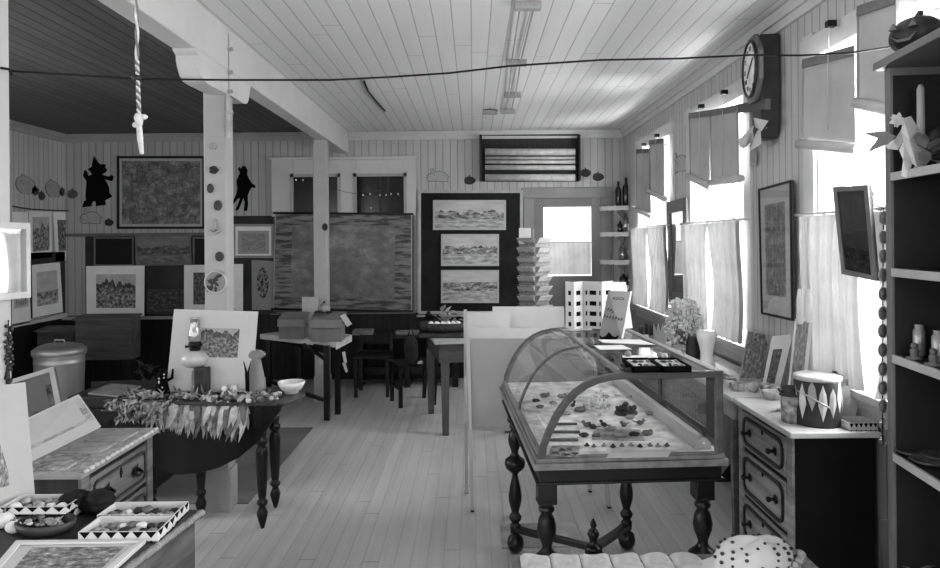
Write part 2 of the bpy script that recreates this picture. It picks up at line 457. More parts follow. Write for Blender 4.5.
ST('trim_4', box(box(BM(), P(86,300,BACK).x, -2.41, BACK-.008, BACK, .80, P(150,236,BACK).z), P(205,300,BACK).x, -2.41, BACK-.008, BACK, P(150,236,BACK).z, P(240,216,BACK).z), plain('old_slate_board', .05, .7, .35, 3))
ST('wall_left', wall_open(LW-.18, LW, [(-2.0, -.6), (.6, 2.0), (3.4, 4.6)], WZ0, WZ1, REAR-.2, BACK+.2, 0), wall_l)  # unseen openings added to bring in light from the left
ST('trim_5', box(BM(), LW, LW+.015, 4.6, BACK, 0, .78), wains_dl)
ST('trim_6', box(BM(), LW, LW+.03, 4.6, BACK, .78, .82), trim_w)
# rear wall behind the photographer; two unseen openings added to let light in
bm = BM(); cur = LW-.2
for a, b in ((-4.2, -2.8), (-.9, .9)):
    box(bm, cur, a, REAR-.15, REAR, 0, CEIL); box(bm, a, b, REAR-.15, REAR, 0, .8); box(bm, a, b, REAR-.15, REAR, 2.7, CEIL); cur = b
box(bm, cur, RW+.2, REAR-.15, REAR, 0, CEIL); ST('wall_rear', bm, wall_b)
# cornices
def cornice(bm, a, b, n):
    a, b, n = Vector(a), Vector(b), Vector(n)
    for w, z0, z1 in ((.03, CEIL-.10, CEIL-.055), (.07, CEIL-.055, CEIL-.005)):
        hexa(bm, [a+V(0,0,z0), b+V(0,0,z0), b+n*w*.7+V(0,0,z0), a+n*w*.7+V(0,0,z0), a+V(0,0,z1), b+V(0,0,z1), b+n*w+V(0,0,z1), a+n*w+V(0,0,z1)])
    bmesh.ops.recalc_face_normals(bm, faces=bm.faces[:])
    return bm
ST('trim_7', cornice(BM(), (RW,REAR,0), (RW,BACK,0), (-1,0,0)), trim_w)
ST('trim_8', cornice(BM(), (BX1,BACK,0), (RW,BACK,0), (0,-1,0)), trim_w)
ST('trim_9', cornice(BM(), (LW,BACK,0), (BX0,BACK,0), (0,-1,0)), trim_g)
ST('trim_10', cornice(BM(), (LW,REAR,0), (LW,BACK,0), (1,0,0)), trim_g)
# ---- beam and posts
bm = box(BM(), -1.640, -1.510, REAR, BACK, 2.745, CEIL)
ST('ceiling_beam', bm, white_paint, bevel=.006)
def bracket_pts(s):
    pts = [(0,0)]
    for k in range(9):
        t = k/8; pts.append((s*(.02+.13*t), .0+.075*(1-math.cos(PI*t))*.5))
    for k in range(1, 9):
        t = k/8; pts.append((s*(.15+.03*math.sin(PI*t)), .075+.16*t))
    pts += [(s*.24, .30), (0, .30)]
    return pts
def post(y0, zc, brk):
    bm = box(BM(), BX0, BX1, y0, y0+.14, 0, zc)
    t = T('ceiling_post', '', 'post', ((BX0+BX1)/2, y0+.07, 0))
    O('shaft', bm, post_paint, t, bevel=.008)
    O('base_block', box(BM(), BX0-.008, BX1+.008, y0-.008, y0+.148, 0, .26), post_paint, t, bevel=.006)
    if brk:
        Mx = Matrix(((0,0,1,-1.638),(1,0,0,0),(0,1,0,0),(0,0,0,1)))
        for pts in ([(4.46,2.60),(4.08,2.588),(4.0,2.592),(3.955,2.615),(3.925,2.65),(3.905,2.69),(3.905,2.715),(3.875,2.730),(3.86,2.7445),(4.46,2.7445)], [(4.46,2.7445),(4.83,2.7445),(4.81,2.725),(4.79,2.68),(4.775,2.64),(4.74,2.61),(4.68,2.598),(4.46,2.60)]):
            O('bracket', prism(BM(), pts, .127, Mx), white_paint, t)
    t['kind'] = 'structure'
    for k in ('label', 'category'): del t[k]
    return t
p2 = post(4.39, 2.62, True)
p1 = post(2.205, 2.75, False); p3 = post(7.40, 2.75, False)
# ---- windows of the right wall, seen and added
sash_m = plain('sash_paint', .55, .5, .05, 4)
for n, (a, b) in enumerate(WIN):
    t = bpy.data.objects.new('window_%d' % (n+1), None); C.objects.link(t); t['kind'] = 'structure'
    t.location = (RW, (a+b)/2, WZ0); BASE[t.name] = Vector(t.location)
    bm = BM(); w = .12
    box(bm, RW-.022, RW, a-w, a, WZ0-.02, WZ1+w+.02); box(bm, RW-.022, RW, b, b+w, WZ0-.02, WZ1+w+.02); box(bm, RW-.026, RW, a-w-.015, b+w+.015, WZ1, WZ1+w)
    O('casing', bm, trim_w, t, bevel=.004)
    bm = BM()
    box(bm, RW-.06, RW, a-w-.02, b+w+.02, WZ0-.035, WZ0+.004); box(bm, RW, RW+.18, a+.012, b-.012, WZ0-.01, WZ0+.004); box(bm, RW-.024, RW-.012, a-w, b+w, WZ0-.13, WZ0-.035)
    O('window_sill', bm, trim_g, t, bevel=.005)
    m_ = (a+b)/2; zm = (WZ0+WZ1)/2
    bm = BM()
    for x0, z0, z1 in ((RW+.09, WZ0, zm+.02), (RW+.125, zm-.02, WZ1)):
        for y0, y1 in ((a, a+.045), (b-.045, b), (m_-.035, m_+.035)): box(bm, x0, x0+.03, y0, y1, z0, z1)
        for z in (z0, z1-.05): box(bm, x0, x0+.03, a, b, z, z+.05)
        for y0, y1 in ((a, m_), (m_, b)): box(bm, x0+.008, x0+.022, (y0+y1)/2-.009, (y0+y1)/2+.009, z0, z1)
    O('sash', bm, sash_m, t)
    bm = box(BM(), RW+.104, RW+.108, a, b, WZ0, WZ1); O('pane', bm, glass_win, t)
    O('jamb', box(box(BM(), RW, RW+.18, a-.001, a+.012, WZ0, WZ1), RW, RW+.18, b-.012, b+.001, WZ0, WZ1), trim_w, t)
# ---- door in the back wall
t = bpy.data.objects.new('door_1', None); C.objects.link(t); t['kind'] = 'structure'
a0, a1 = P(523,188,BACK), P(611,188,BACK); t.location = ((a0.x+a1.x)/2, BACK, 0); BASE[t.name] = Vector(t.location)
x0, x1, zt = a0.x, a1.x, a0.z
door_paint = plain('door_paint', .19, .5, .1, 3)
bm = BM(); box(bm, x0, x0+.13, BACK-.03, BACK, 0, zt); box(bm, x1-.13, x1, BACK-.03, BACK, 0, zt); box(bm, x0-.02, x1+.02, BACK-.035, BACK, zt-.13, zt)
O('door_frame', bm, plain('door_frame_paint', .24, .5, .1, 3), t, bevel=.005)
lx0, lx1, ltop, lbot = P(543,207,BACK).x, P(591,207,BACK).x, P(560,207,BACK).z, P(560,276,BACK).z
bm = BM(); y0, y1 = BACK-.022, BACK
box(bm, x0+.13, lx0, y0, y1, 0, zt-.13); box(bm, lx1, x1-.13, y0, y1, 0, zt-.13); box(bm, lx0, lx1, y0, y1, ltop, zt-.13)
box(bm, lx0, lx1, y0, y1, 0, .25); box(bm, lx0, lx1, y0, y1, lbot-.12, lbot); box(bm, lx0, lx1, y0+.01, y1, .25, lbot-.12); box(bm, (lx0+lx1)/2-.05, (lx0+lx1)/2+.05, y0, y1, .25, lbot-.12)
O('door_leaf', bm, door_paint, t, bevel=.004)
day = newmat('daylit_glass')
e = node(day[1], 'ShaderNodeEmission'); e.inputs[0].default_value = grey(.9); e.inputs[1].default_value = 1.0; lk(day[1], e.outputs[0], day[2].inputs[0])
O('door_pane', box(BM(), lx0, lx1, BACK-.006, BACK-.002, lbot, ltop), day[0], t)
cur_m = cloth('door_curtain_cloth', .62, .45, 0)
zc = P(560,244,BACK).z
O('door_curtain', sheet(40, 3, lambda u, v: V(lx0+.01+(lx1-lx0-.02)*u, BACK-.03-.008*math.sin(u*60), lbot+.02+(zc-lbot)*v)), cur_m, t)
O('curtain_wire', tube(BM(), [(lx0, BACK-.03, zc+.02), (lx1, BACK-.03, zc+.02)], .004, 6), iron, t)
bm = BM(); lathe(bm, [(.02,0),(.02,.01),(.01,.03),(.026,.05),(.026,.065),(.01,.075)], (0,0,0), 14)
O('door_knob', bm, iron, t, M=Matrix.Translation((x1-.19, BACK-.02, 1.02)) @ Matrix.Rotation(PI/2, 4, 'X'))
# ---- pair of dark windows in the back wall (to the next room)
def bq(x0, y0, x1, y1, off=.01):
    return [P(x0,y0,BACK-off), P(x1,y0,BACK-off), P(x1,y1,BACK-off), P(x0,y1,BACK-off)]
def bq4(pts, off=.01): return [P(x, y, BACK-off) for x, y in pts]
t = bpy.data.objects.new('window_9', None); C.objects.link(t); t['kind'] = 'structure'
t.location = P(345,214,BACK); BASE[t.name] = Vector(t.location)
q = bq(272,158,416,216,.0)
def ox(px): return P(px,185,BACK).x
def oz(py): return P(345,py,BACK).z
bm = BM(); yy = (BACK-.035, BACK)
for xa, xb in ((272,294),(338,357),(404,416)): box(bm, ox(xa), ox(xb), *yy, oz(216), oz(160))
box(bm, ox(294), ox(338), *yy, oz(177), oz(160)); box(bm, ox(357), ox(404), *yy, oz(177), oz(160)); box(bm, ox(270), ox(418), BACK-.05, BACK, oz(160), oz(157))
O('casing', bm, trim_w, t, bevel=.004)
bm = BM()
for xa, xb in ((291,294),(338,341),(354,357),(404,407)): box(bm, ox(xa), ox(xb), BACK-.045, BACK-.03, oz(216), oz(173))
for xa, xb in ((291,341),(354,407)): box(bm, ox(xa), ox(xb), BACK-.045, BACK-.03, oz(177), oz(174))
O('inner_trim', bm, trim_g, t)
for xa, xb in ((294,338),(357,404)):
    O('pane', box(BM(), ox(xa), ox(xb), BACK-.012, BACK-.004, oz(216), oz(177)), plain('dark_room_glass', .012, .18, .3, 5), t)  # darkness of the unlit next room put into the pane colour
    bm = BM(); xm = (xa+xb)/2; box(bm, ox(xm)-.012, ox(xm)+.012, BACK-.018, BACK-.012, oz(216), oz(177)); box(bm, ox(xm+8)-.02, ox(xm+8)+.02, BACK-.016, BACK-.012, oz(216), oz(177))
    O('sash_bar', bm, plain('sash_dark', .035, .5), t)
# reflections in the dark panes, built as white balls on a cord
t = T('pane_reflections', 'tiny white balls on a cord standing for reflections in the dark back windows', 'reflections', P(380,196,BACK-.055))
orb = plain('reflection_white', .7, .3, .02)
pts = [P(x, y, BACK-.055) for x, y in ((294,180),(303,179),(322,185),(345,192),(358,194),(380,194),(404,194))]
O('cord', tube(BM(), pts, .0025, 5), iron, t)
for x, y in ((296,180),(303,180),(363,195),(370,194),(380,195),(386,195),(391,194),(398,194),(371,208)):
    O('orb', ball(BM(), P(x, y, BACK-.058), .010, (1,1,1.3), 8), orb, t)
# ---- blackboards
def blackboard(label, x0, y0, x1, y1, off, fr):
    q = bq(x0, y0, x1, y1, off); t = T('blackboard', label, 'blackboard', (q[2]+q[3])/2)
    O('slate', plate(BM(), q, .012), slate, t)
    O('frame', ring(BM(), grow(q, .035), q, .02, .008), fr, t)
    b, c = q[3], q[2]
    O('chalk_tray', box(BM(), b.x-.05, c.x+.05, b.y-.07, b.y-.012, b.z-.065, b.z-.045), fr, t)
    return t
blackboard('dark blackboard behind the large old map, with a pale chalk tray below', 276,218,411,309, .02, plain('board_frame_dark', .12, .5))
blackboard('pale-framed blackboard with three small landscapes, left of the back door', 421,193,520,311, .03, plain('board_frame_pale', .40, .5))
chart = T('wall_map', 'large old map with printed borders hung over the blackboard behind the posts', 'map', P(343,311,BACK-.06))
q = bq4([(276,213),(411,214),(411,311),(274,309)], .055)
O('map_sheet', plate(BM(), q, .004), art('chart', .035, .30, 2.3), chart)
O('border_strip', ring(BM(), grow(q,.012), q, .006, .003), plain('map_edge', .36, .7), chart)
for a, b in ((q[0],q[1]),(q[3],q[2])): O('map_rod', tube(BM(), [a+V(-.03,-.01,0), b+V(.03,-.01,0)], .012, 8), frame_dark, chart)
for lab, r, k in (('largest and topmost of the three pale landscapes on the framed blackboard', (433,200,506,230), 'trees'),
               ('middle one of the three pale landscapes on the framed blackboard', (441,234,499,266), 'trees'),
               ('lowest of the three pale landscapes on the framed blackboard', (441,270,499,303), 'field')):
    picture('landscape_print', lab, 'picture', bq(*r, .055), mat_grey, art(k, .05, .55, ridge=.62), (.03,.06,.03,.07), .012, frame_light, .012, .014, 'landscapes on the framed blackboard')
# ---- rolled map rack above
t = T('map_rack', 'slatted wall rack of rolled maps hung high above the back door', 'map rack', P(530,181,BACK-.03))
q = bq(482,136,577,180,.012)
rack_d = boards('rack_slats', .045, 'X', .028, .3, .12, .6)
O('back_panel', plate(BM(), q, .01), rack_d, t)
O('frame', ring(BM(), grow(q,.02), q, .03, .03), frame_dark, t)
for y, r, c in ((152,.05,.5),(158,.022,.42),(162,.026,.5),(167.5,.036,.48),(177.5,.05,.46)):
    a, b = P(485,y,BACK-.07), P(575,y,BACK-.07)
    O('rolled_map', tube(BM(), [a, b], r*.85, 12), plain('map_roll_%d' % y, c, .6, .2, 14), t)
for x in (480.5, 578): O('end_bracket', box(BM(), P(x,150,BACK).x-.012, P(x,150,BACK).x+.012, BACK-.13, BACK, P(x,181,BACK).z, P(x,136,BACK).z), frame_dark, t)
# ---- paper cut-outs
def pumpkin_pts(w, h, n=22):
    p = [(w/2*math.cos(2*PI*k/n)*(1+.07*math.cos(6*PI*k/n)), h/2*math.sin(2*PI*k/n)) for k in range(n)]
    i = n//4; p[i:i+1] = [(w*.07, h*.46), (w*.05, h*.66), (-w*.05, h*.66), (-w*.07, h*.46)]
    return p
def on_back(px, py, off=.006): 
    c = P(px, py, BACK-off*.2); return Matrix(((1,0,0,c.x),(0,0,-1,c.y),(0,1,0,c.z),(0,0,0,1)))
def on_left(px, py, off=.006):
    c = PX(px, py, LW+off*.2); return Matrix(((0,0,1,c.x),(1,0,0,c.y),(0,1,0,c.z),(0,0,0,1)))
pk_m = plain('cutout_dark', .055, .8, .3, 20)
G = 'paper pumpkins on the back wall'
S('paper_pumpkin', prism(BM(), pumpkin_pts(.14,.10), .003, on_back(469.5,180.5)), pk_m, 'small dark paper pumpkin between the outline pumpkin and the map rack', 'paper cut-out', G)
S('paper_pumpkin', prism(BM(), pumpkin_pts(.13,.10), .003, on_back(585.5,173)), pk_m, 'dark paper pumpkin right beside the map rack, upper of the pair', 'paper cut-out', G)
S('paper_pumpkin', prism(BM(), pumpkin_pts(.14,.10), .003, on_back(598,177)), pk_m, 'dark paper pumpkin farthest right above the back door, lower of the pair', 'paper cut-out', G)
S('paper_pumpkin', prism(BM(), pumpkin_pts(.11,.085), .003, on_back(109,222.5)), pk_m, 'dark paper pumpkin below the witch, touching the framed map', 'paper cut-out', G)
S('paper_pumpkin', prism(BM(), pumpkin_pts(.13,.11), .003, on_back(72.5,194)), plain('cutout_grey', .13, .8, .3, 20), 'grey paper pumpkin in the left corner of the back wall', 'paper cut-out', G)
out_m = plain('cutout_line', .14, .8); out_f = plain('cutout_pale', .40, .8, .1, 20)
def outline(label, M, w, h, tail=True):
    pts = pumpkin_pts(w, h); bm = BM()
    prism(bm, pts, .003, M)
    for a, b in zip(pts, pts[1:]+pts[:1]): bar(bm, M @ V(a[0],a[1],.004), M @ V(b[0],b[1],.004), .008, .003, up=V(0,1,.3), mi=1)
    for s in (-.5, 0, .5):
        l = [M @ V(s*w*.5*math.cos(t), h*.44*math.sin(t), .005) for t in [PI*.5-PI*k/8 for k in range(9)]]
        tube(bm, l, .0025, 4, 1)
    return S('outline_pumpkin', bm, [out_f, out_m], label, 'paper cut-out', 'drawn outline pumpkins on the walls')
def animal_line(label, M, w, h, kind=0):
    if kind == 0: pts = [(-.5,-.3),(-.5,.0),(-.40,.16),(-.30,.22),(-.34,.5),(-.22,.52),(-.16,.26),(.05,.34),(.28,.26),(.44,.05),(.5,-.1),(.42,-.22),(.46,-.4),(.2,-.42),(-.1,-.36),(-.3,-.42)]
    else: pts = [(-.2,-.5),(-.42,-.3),(-.5,.0),(-.42,.3),(-.25,.42),(-.2,.55),(-.08,.45),(.12,.4),(.3,.2),(.36,-.05),(.5,-.2),(.34,-.28),(.25,-.45),(.1,-.42),(.0,-.5)]
    pts = [(x*w, y*h) for x, y in pts]; bm = BM(); prism(bm, pts, .003, M)
    for a_, b_ in zip(pts, pts[1:]+pts[:1]): bar(bm, M @ V(a_[0],a_[1],.0035), M @ V(b_[0],b_[1],.0035), .006, .003, up=V(0,1,.3), mi=1)
    l = [M @ V(w*(-.30+.16*math.cos(t_)), h*(-.02+.2*math.sin(t_)), .004) for t_ in [k*PI/7 for k in range(10)]]; tube(bm, l, .0022, 4, 1)
    return S('outline_animal', bm, [out_f, out_m], label, 'paper cut-out', 'drawn outline animals on the walls')
animal_line('pale outline animal on the back wall between the dark windows and the map rack', on_back(438,176), .27, .17)
animal_line('pale outline animal drawn under the black witch', on_back(91,217), .26, .20)
animal_line('round outline animal on the left wall, nearest the white post', on_left(27,185), .42, .21, 1)
animal_line('faint outline animal on the left wall near the corner', on_left(54,189), .36, .20, 1)
for lab, x, y in (('narrow dark gourd cut-out left of the faint outline pumpkin', 35, 191), ('lowest small gourd cut-out on the left wall', 41.5, 196), ('small dark gourd cut-out in the corner of the left wall', 62, 192)):
    S('paper_gourd', prism(BM(), pumpkin_pts(.13,.10), .003, on_left(x, y)), plain('cutout_gourd%d' % x, .09, .8), lab, 'paper cut-out', 'gourd cut-outs on the left wall')
def silhouette(name, label, pts, off=.003):
    bm = BM(); f = [P(80+x/4.7, 130+y/4.7, BACK-off) for x, y in pts]; a = [bm.verts.new(p) for p in f]; c = [bm.verts.new(p+V(0,off-.0005,0)) for p in f]
    bm.faces.new(a[::-1]); bm.faces.new(c)
    for i in range(len(a)):
        j = (i+1) % len(a); bm.faces.new((a[i], a[j], c[j], c[i]))
    bmesh.ops.recalc_face_normals(bm, faces=bm.faces[:]); S(name, bm, black, label, 'silhouette')
silhouette('witch_silhouette', 'black paper witch with pointed hat and broom on the back wall', [(65,122),(92,160),(122,162),(118,175),(128,188),(120,200),(105,205),(108,212),(135,218),(150,210),(158,220),(152,240),(138,238),(115,232),(128,250),(138,275),(138,295),(152,312),(130,325),(118,330),(122,352),(75,358),(72,335),(62,335),(55,345),(55,358),(10,364),(18,335),(28,330),(26,310),(30,240),(20,225),(14,215),(20,190),(28,188),(35,200),(38,215),(55,210),(48,195),(35,185),(55,172),(58,150)])
silhouette('walking_silhouette', 'black paper walking figure on the back wall, right of the bracketed post', [(765,168),(778,172),(788,190),(785,208),(795,230),(808,250),(825,262),(822,274),(806,270),(795,290),(788,310),(790,350),(785,380),(770,380),(775,340),(768,320),(758,345),(745,375),(728,378),(742,350),(752,320),(740,325),(722,348),(716,340),(735,300),(740,275),(735,240),(745,215),(752,200),(742,185),(748,172),(756,182)])
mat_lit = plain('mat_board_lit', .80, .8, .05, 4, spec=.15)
# ---- pictures on the left part of the back wall
picture('framed_map', 'large grey framed map on the back wall, left of the bracketed post', 'framed map', bq(117,156,205,229,.012), mat_grey, art('map', .06, .36, 5.1), (.055,.07,.055,.07), .01, frame_dark, .03, .03)
LB = BACK-.012
picture('dark_framed_board', 'black empty framed panel above the matted mountain print', 'framed panel', bq(94,237,134,266,.03), plain('board_black', .012, .6), None, frame=frame_mid, fw=.02)
picture('landscape_painting', 'dim landscape painting beside the black framed panel', 'painting', bq4([(135,235),(191,234),(192,265),(136,266)],.035), mat_grey, art('trees', .05, .26, 8.8, .62), (.03,.05,.03,.05), .01, frame_mid, .022)
picture('dark_framed_board', 'narrow black framed panel right of the dim landscape, behind the bracketed post', 'framed panel', bq(193,237,214,266,.03), plain('board_black2', .012, .6), None, frame=frame_mid, fw=.02)
picture('mountain_print', 'white-matted mountain print leaning on the back ledge below the black panel', 'matted print', bq4([(86,266),(144.5,265.5),(144,316),(86.5,316)],.06), mat_lit, art('mountain', .02, .55, 4.2, .74), (.17,.17,.15,.16), .006)
picture('dark_print', 'small dark unmatted print beside the white-matted mountain print', 'print', bq(147,289,184,314,.05), plain('print_dark', .07), art('dark', .03, .2), (.03,.05,.03,.05), .006)
picture('building_print', 'matted print half hidden behind the bracketed post', 'matted print', bq4([(184,265),(222,265),(221,312),(184,312)],.06), mat_lit, art('dark', .05, .36), (.25,.16,.22,.16), .006)
picture('framed_certificate', 'pale certificate with dark ornaments in the corners, right of the bracketed post', 'certificate', bq(233,224,274,258,.035), mat_lit, art('sketch', .25, .36), (.12,.2,.12,.12), .01, plain('certificate_frame', .3, .6), .03)
picture('rose_drawing', 'grey sheet with a flower drawing next to the large map', 'drawing', bq4([(251.5,260),(274,261),(274,310),(252,310)],.04), plain('sheet_grey', .3), art('flower', .03, .3), (.0,.02,.0,.02), .006)
picture('blank_mat', 'narrow blank mat board just right of the bracketed post', 'mat board', bq(228,264,243,312,.05), mat_lit, None)
# ledge under these pictures
ST('trim_11', box(BM(), LW, P(205,315,BACK).x, BACK-.10, BACK, P(100,319,BACK).z, P(100,316,BACK).z), trim_g)
ST('trim_12', box(BM(), P(66,318,BACK).x, P(276,318,BACK).x, BACK-.03, BACK-.01, P(150,236,BACK).z, P(150,233,BACK).z), frame_mid)
# ---- prints clipped along the left wall
def lq(pts, off=.012): return [PX(x, y, LW+off) for x, y in pts]
line = [PX(x, y, LW+.05) for x, y in ((13,206),(20,207.5),(30,209),(45,210),(60,210.5),(71,211))]
S('picture_wire', tube(BM(), line, .006, 6), iron, 'dark wire strung along the left wall holding the clipped prints', 'wire')
GL = 'prints clipped to the left wall wire'
picture('clipped_print', 'white-matted print of a dark tree shape clipped to the left wall wire', 'matted print', lq([(29,211),(51.5,211.5),(52,257),(29,260)]), mat_lit, art('cliff', .02, .6, 1.2, .75), (.16,.12,.12,.16), group=GL)
picture('clipped_print', 'narrow white-matted print clipped to the wire nearest the corner', 'matted print', lq([(53,212),(71,212.5),(72,259),(56,262)],.012), mat_lit, art('dark', .015, .6, 9.4), (.2,.16,.3,.2), group=GL)
picture('clipped_print', 'partly hidden print at the left end of the wall wire', 'matted print', lq([(12,212),(28,212),(29,262),(12,268)],.012), mat_lit, art('sketch', .2, .5), (.1,.2,.15,.3), group=GL)
picture('leaning_print', 'white-matted print of a hillside leaning low on the left wall, tilted', 'matted print', lq([(32,265),(60,262),(63,312),(33,318)],.03), mat_lit, art('field', .03, .6, 6.1, .4), (.14,.15,.14,.2))
picture('leaning_print', 'matted print low on the left wall behind the bright framed mirror', 'matted print', lq([(12,270),(29,268),(31,322),(12,326)],.03), mat_lit, art('sketch', .15, .5), (.1,.3,.12,.3))
ST('trim_13', box(BM(), LW, LW+.012, 5.4, BACK-.02, .84, 1.58), plain('left_slate', .05, .7, .3, 3))
for i, px in enumerate((73,)):
    a = PX(px, 300, LW+.02); ST('trim_%d' % (14+i), box(BM(), LW, LW+.03, a.y-.06, a.y+.03, .82, 1.95), trim_w)
# ================================================================== right wall furnishings
lace = cloth('lace_curtain', .45, .04, .02, 70)
lace2 = cloth('sheer_curtain', .45, .04, .02, 90)
shade_c = cloth('window_shade_cloth', .46, .07, 0, var=.08)
shade_roll = plain('shade_roll', .50, .8, .08, 10)
rod_m = plain('curtain_rod_metal', .5, .4, .05, 4)
WN = ['farthest window by the corner shelves', 'middle window behind the dried flowers', 'near window beside the shelf unit']
for n, (a, b) in enumerate(WIN[:3]):
    zr = 1.80; x = RW-.075
    t = T('curtain_rod', 'thin pale curtain rod across the '+WN[n], 'curtain rod', (x, (a+b)/2, zr), 'curtain rods of the window wall')
    O('rod', tube(BM(), [(x, a-.1, zr), (x, b+.1, zr)], .009, 8), rod_m, t)
    for y in (a-.1, b+.1): O('bracket', tube(BM(), [(x, y, zr), (RW-.02, y, zr), (RW-.02, y, zr-.03)], .007, 6), rod_m, t)
    for k, (y0, y1, fl) in enumerate(((b+.06, (a+b)/2-.02, 1), ((a+b)/2-.02, a-.06, -1))):
        def fn(u, v, y0=y0, y1=y1, fl=fl, n=n, k=k):
            pin = .16*math.sin(PI*min(1, v*1.25))*(1-u if fl > 0 else u) if n < 2 else 0
            yy = y0+(y1-y0)*(u*(1-.0))+fl*0
            # gathered a little towards the outer side half way down
            g = 1-.14*math.sin(PI*min(1, (1-v)*.9))
            yo = y0 if fl > 0 else y1
            yy = yo+(yy-yo)*g
            return V(x+.018*math.sin(u*34+k)+.010*math.sin(u*71+2)+.01*math.sin(v*5), yy, WZ0+.02+(zr-.01-WZ0-.02)*v)
        side = ['far', 'near'][k]
        S('lace_curtain', sheet(70, 14, fn), [lace, lace2][k % 2], 'white %s half lace curtain of the %s' % (side, WN[n]), 'curtain', 'lace half curtains')
# pull-down shades, hung a little crooked
def shade(label, quad, roll, hook=None, X=RW-.07):
    q = [PX(x, y, X) for x, y in quad]; r = [PX(x, y, X-.02) for x, y in roll]
    t = T('window_shade', label, 'window shade', (r[0]+r[1])/2, 'cloth shades of the window wall')
    O('shade_cloth', plate(BM(), q, .003), shade_c, t)
    O('bottom_roll', tube(BM(), r, .026, 12), shade_roll, t)
    O('top_rail', bar(BM(), q[0]+V(-.006,0,-.015), q[1]+V(-.006,0,-.015), .012, .045), frame_mid, t)
    O('side_hem', bar(BM(), q[0]+V(-.004,0,0), q[3]+V(-.004,0,0), .012, .006), trim_g, t); O('side_hem', bar(BM(), q[1]+V(-.004,0,0), q[2]+V(-.004,0,0), .012, .006), trim_g, t)
    if hook:
        h0 = PX(hook[0], hook[1], X-.01); m_ = (q[0]+q[1])/2+V(-.01,0,0)
        O('pull_cord', tube(BM(), [h0, V(h0.x-.005, h0.y, q[0].z), V(h0.x-.012, h0.y, r[0].z+.03)], .003, 5), trim_w, t)
        O('hook', box(BM(), h0.x-.012, h0.x+.03, h0.y-.018, h0.y+.018, h0.z-.01, h0.z+.02), iron, t)
    return t
shade('far grey cloth shade of the farthest window, hanging lower', [(637,150),(650,149),(652,214),(637,208)], [(632,208),(653,217)], (643,145))
shade('near grey cloth shade of the farthest window, hanging higher', [(650,141),(664,139),(664,198),(650,191)], [(648,191),(665,199)], (656,136))
shade('far grey cloth shade of the middle window, left of the clock', [(690,114),(711,111),(711,187),(691,176)], [(688,176),(712,188)], (700,107))
shade('near grey cloth shade of the middle window, just left of the clock', [(711,111),(738,106),(739,178),(712,183)], [(711,183),(741,178)], (723,93))
shade('large grey cloth shade of the near window, right of the clock', [(804,61),(856,47),(857,144),(803,139)], [(799,144),(859,149)], (829,25))
shade('grey cloth shade of the near window, partly behind the shelf unit', [(859,8),(898,-6),(898,107),(859,100)], [(856,103),(895,111)])
def rq(pts, off=.03): return [PX(x, y, RW-off) for x, y in pts]
# tall framed sampler between the near and middle windows
picture('framed_picture', 'tall narrow framed print of three stacked scenes on the window wall below the clock', 'framed picture', rq([(759,189),(791.5,180),(793.5,321),(762,314)], .04), mat_grey, art('dark', .12, .40), (.18,.14,.2,.16), .012, frame_dark, .014, .02, glass=glass_pic)
mir = plain('mirror_glass', .6, .04, .02, 3, metal=1)
t = T('wall_mirror', 'tall wooden-framed mirror on the wall between the far two windows', 'mirror', PX(680,305,RW-.05))
q = rq([(667,202),(687,197),(690,308),(670,303)], .04)
O('frame', ring(BM(), q, inset_m(q, .11), .035, .01), frame_mid, t, bevel=.004)
O('mirror_glass', plate(BM(), inset_m(q, .1), .006), mir, t)
# ---- octagon clock with drop case
cc = V(RW-.115, 4.30, PX(759,68,RW-.11).z)
Mc = Matrix.Translation(cc) @ Matrix.Rotation(-math.radians(6), 4, 'Z') @ Matrix(((0,0,-1,0),(-1,0,0,0),(0,1,0,0),(0,0,0,1))) @ Matrix.Diagonal((.84,1,1,1))
t = T('wall_clock', 'octagonal dark wood wall clock with a drop case between the windows', 'clock', cc-V(0,0,.42))
octo = lambda r: [(r*math.cos(PI/8+k*PI/4), r*math.sin(PI/8+k*PI/4)) for k in range(8)]
bz = plain('clock_wood', .04, .35, .3, 8)
bm = prism(BM(), octo(.215), .03, Mc); O('bezel', bm, wood('clock_bezel_wood', .16, 'Z', .4, .3), t, bevel=.008)
O('dial_ring', lathe(BM(), [(.175,.03),(.178,.042),(.165,.048),(.158,.036)], (0,0,0), 32, cap=False), bz, t, M=Mc)
O('dial', prism(BM(), [(.16*math.cos(2*PI*k/32), .16*math.sin(2*PI*k/32)) for k in range(32)], .004, Mc @ Matrix.Translation((0,0,.031))), plain('clock_dial', .75, .5, .2, 12), t)
for k in range(12):
    a = PI/2-(k+1)*PI/6
    text_part('numeral', ['I','II','III','IV','V','VI','VII','VIII','IX','X','XI','XII'][k], .042, Mc @ Matrix.Translation((.125*math.cos(a), .125*math.sin(a)-.014, .036)), iron, t, 'CENTER')
for a, ln in ((PI*.18, .10), (PI*1.2, .075)):
    bm = BM(); bar(bm, Mc @ V(0,0,.04), Mc @ V(ln*math.cos(a), ln*math.sin(a), .04), .009, .003, up=V(1,0,0)); O('hand', bm, iron, t)
pts = [(-.11,.19),(.11,.19),(.11,-.34),(.06,-.43),(-.06,-.43),(-.11,-.34)]
O('drop_case', prism(BM(), pts, .11, Mc @ Matrix.Translation((0,0,-.11))), bz, t, bevel=.005)
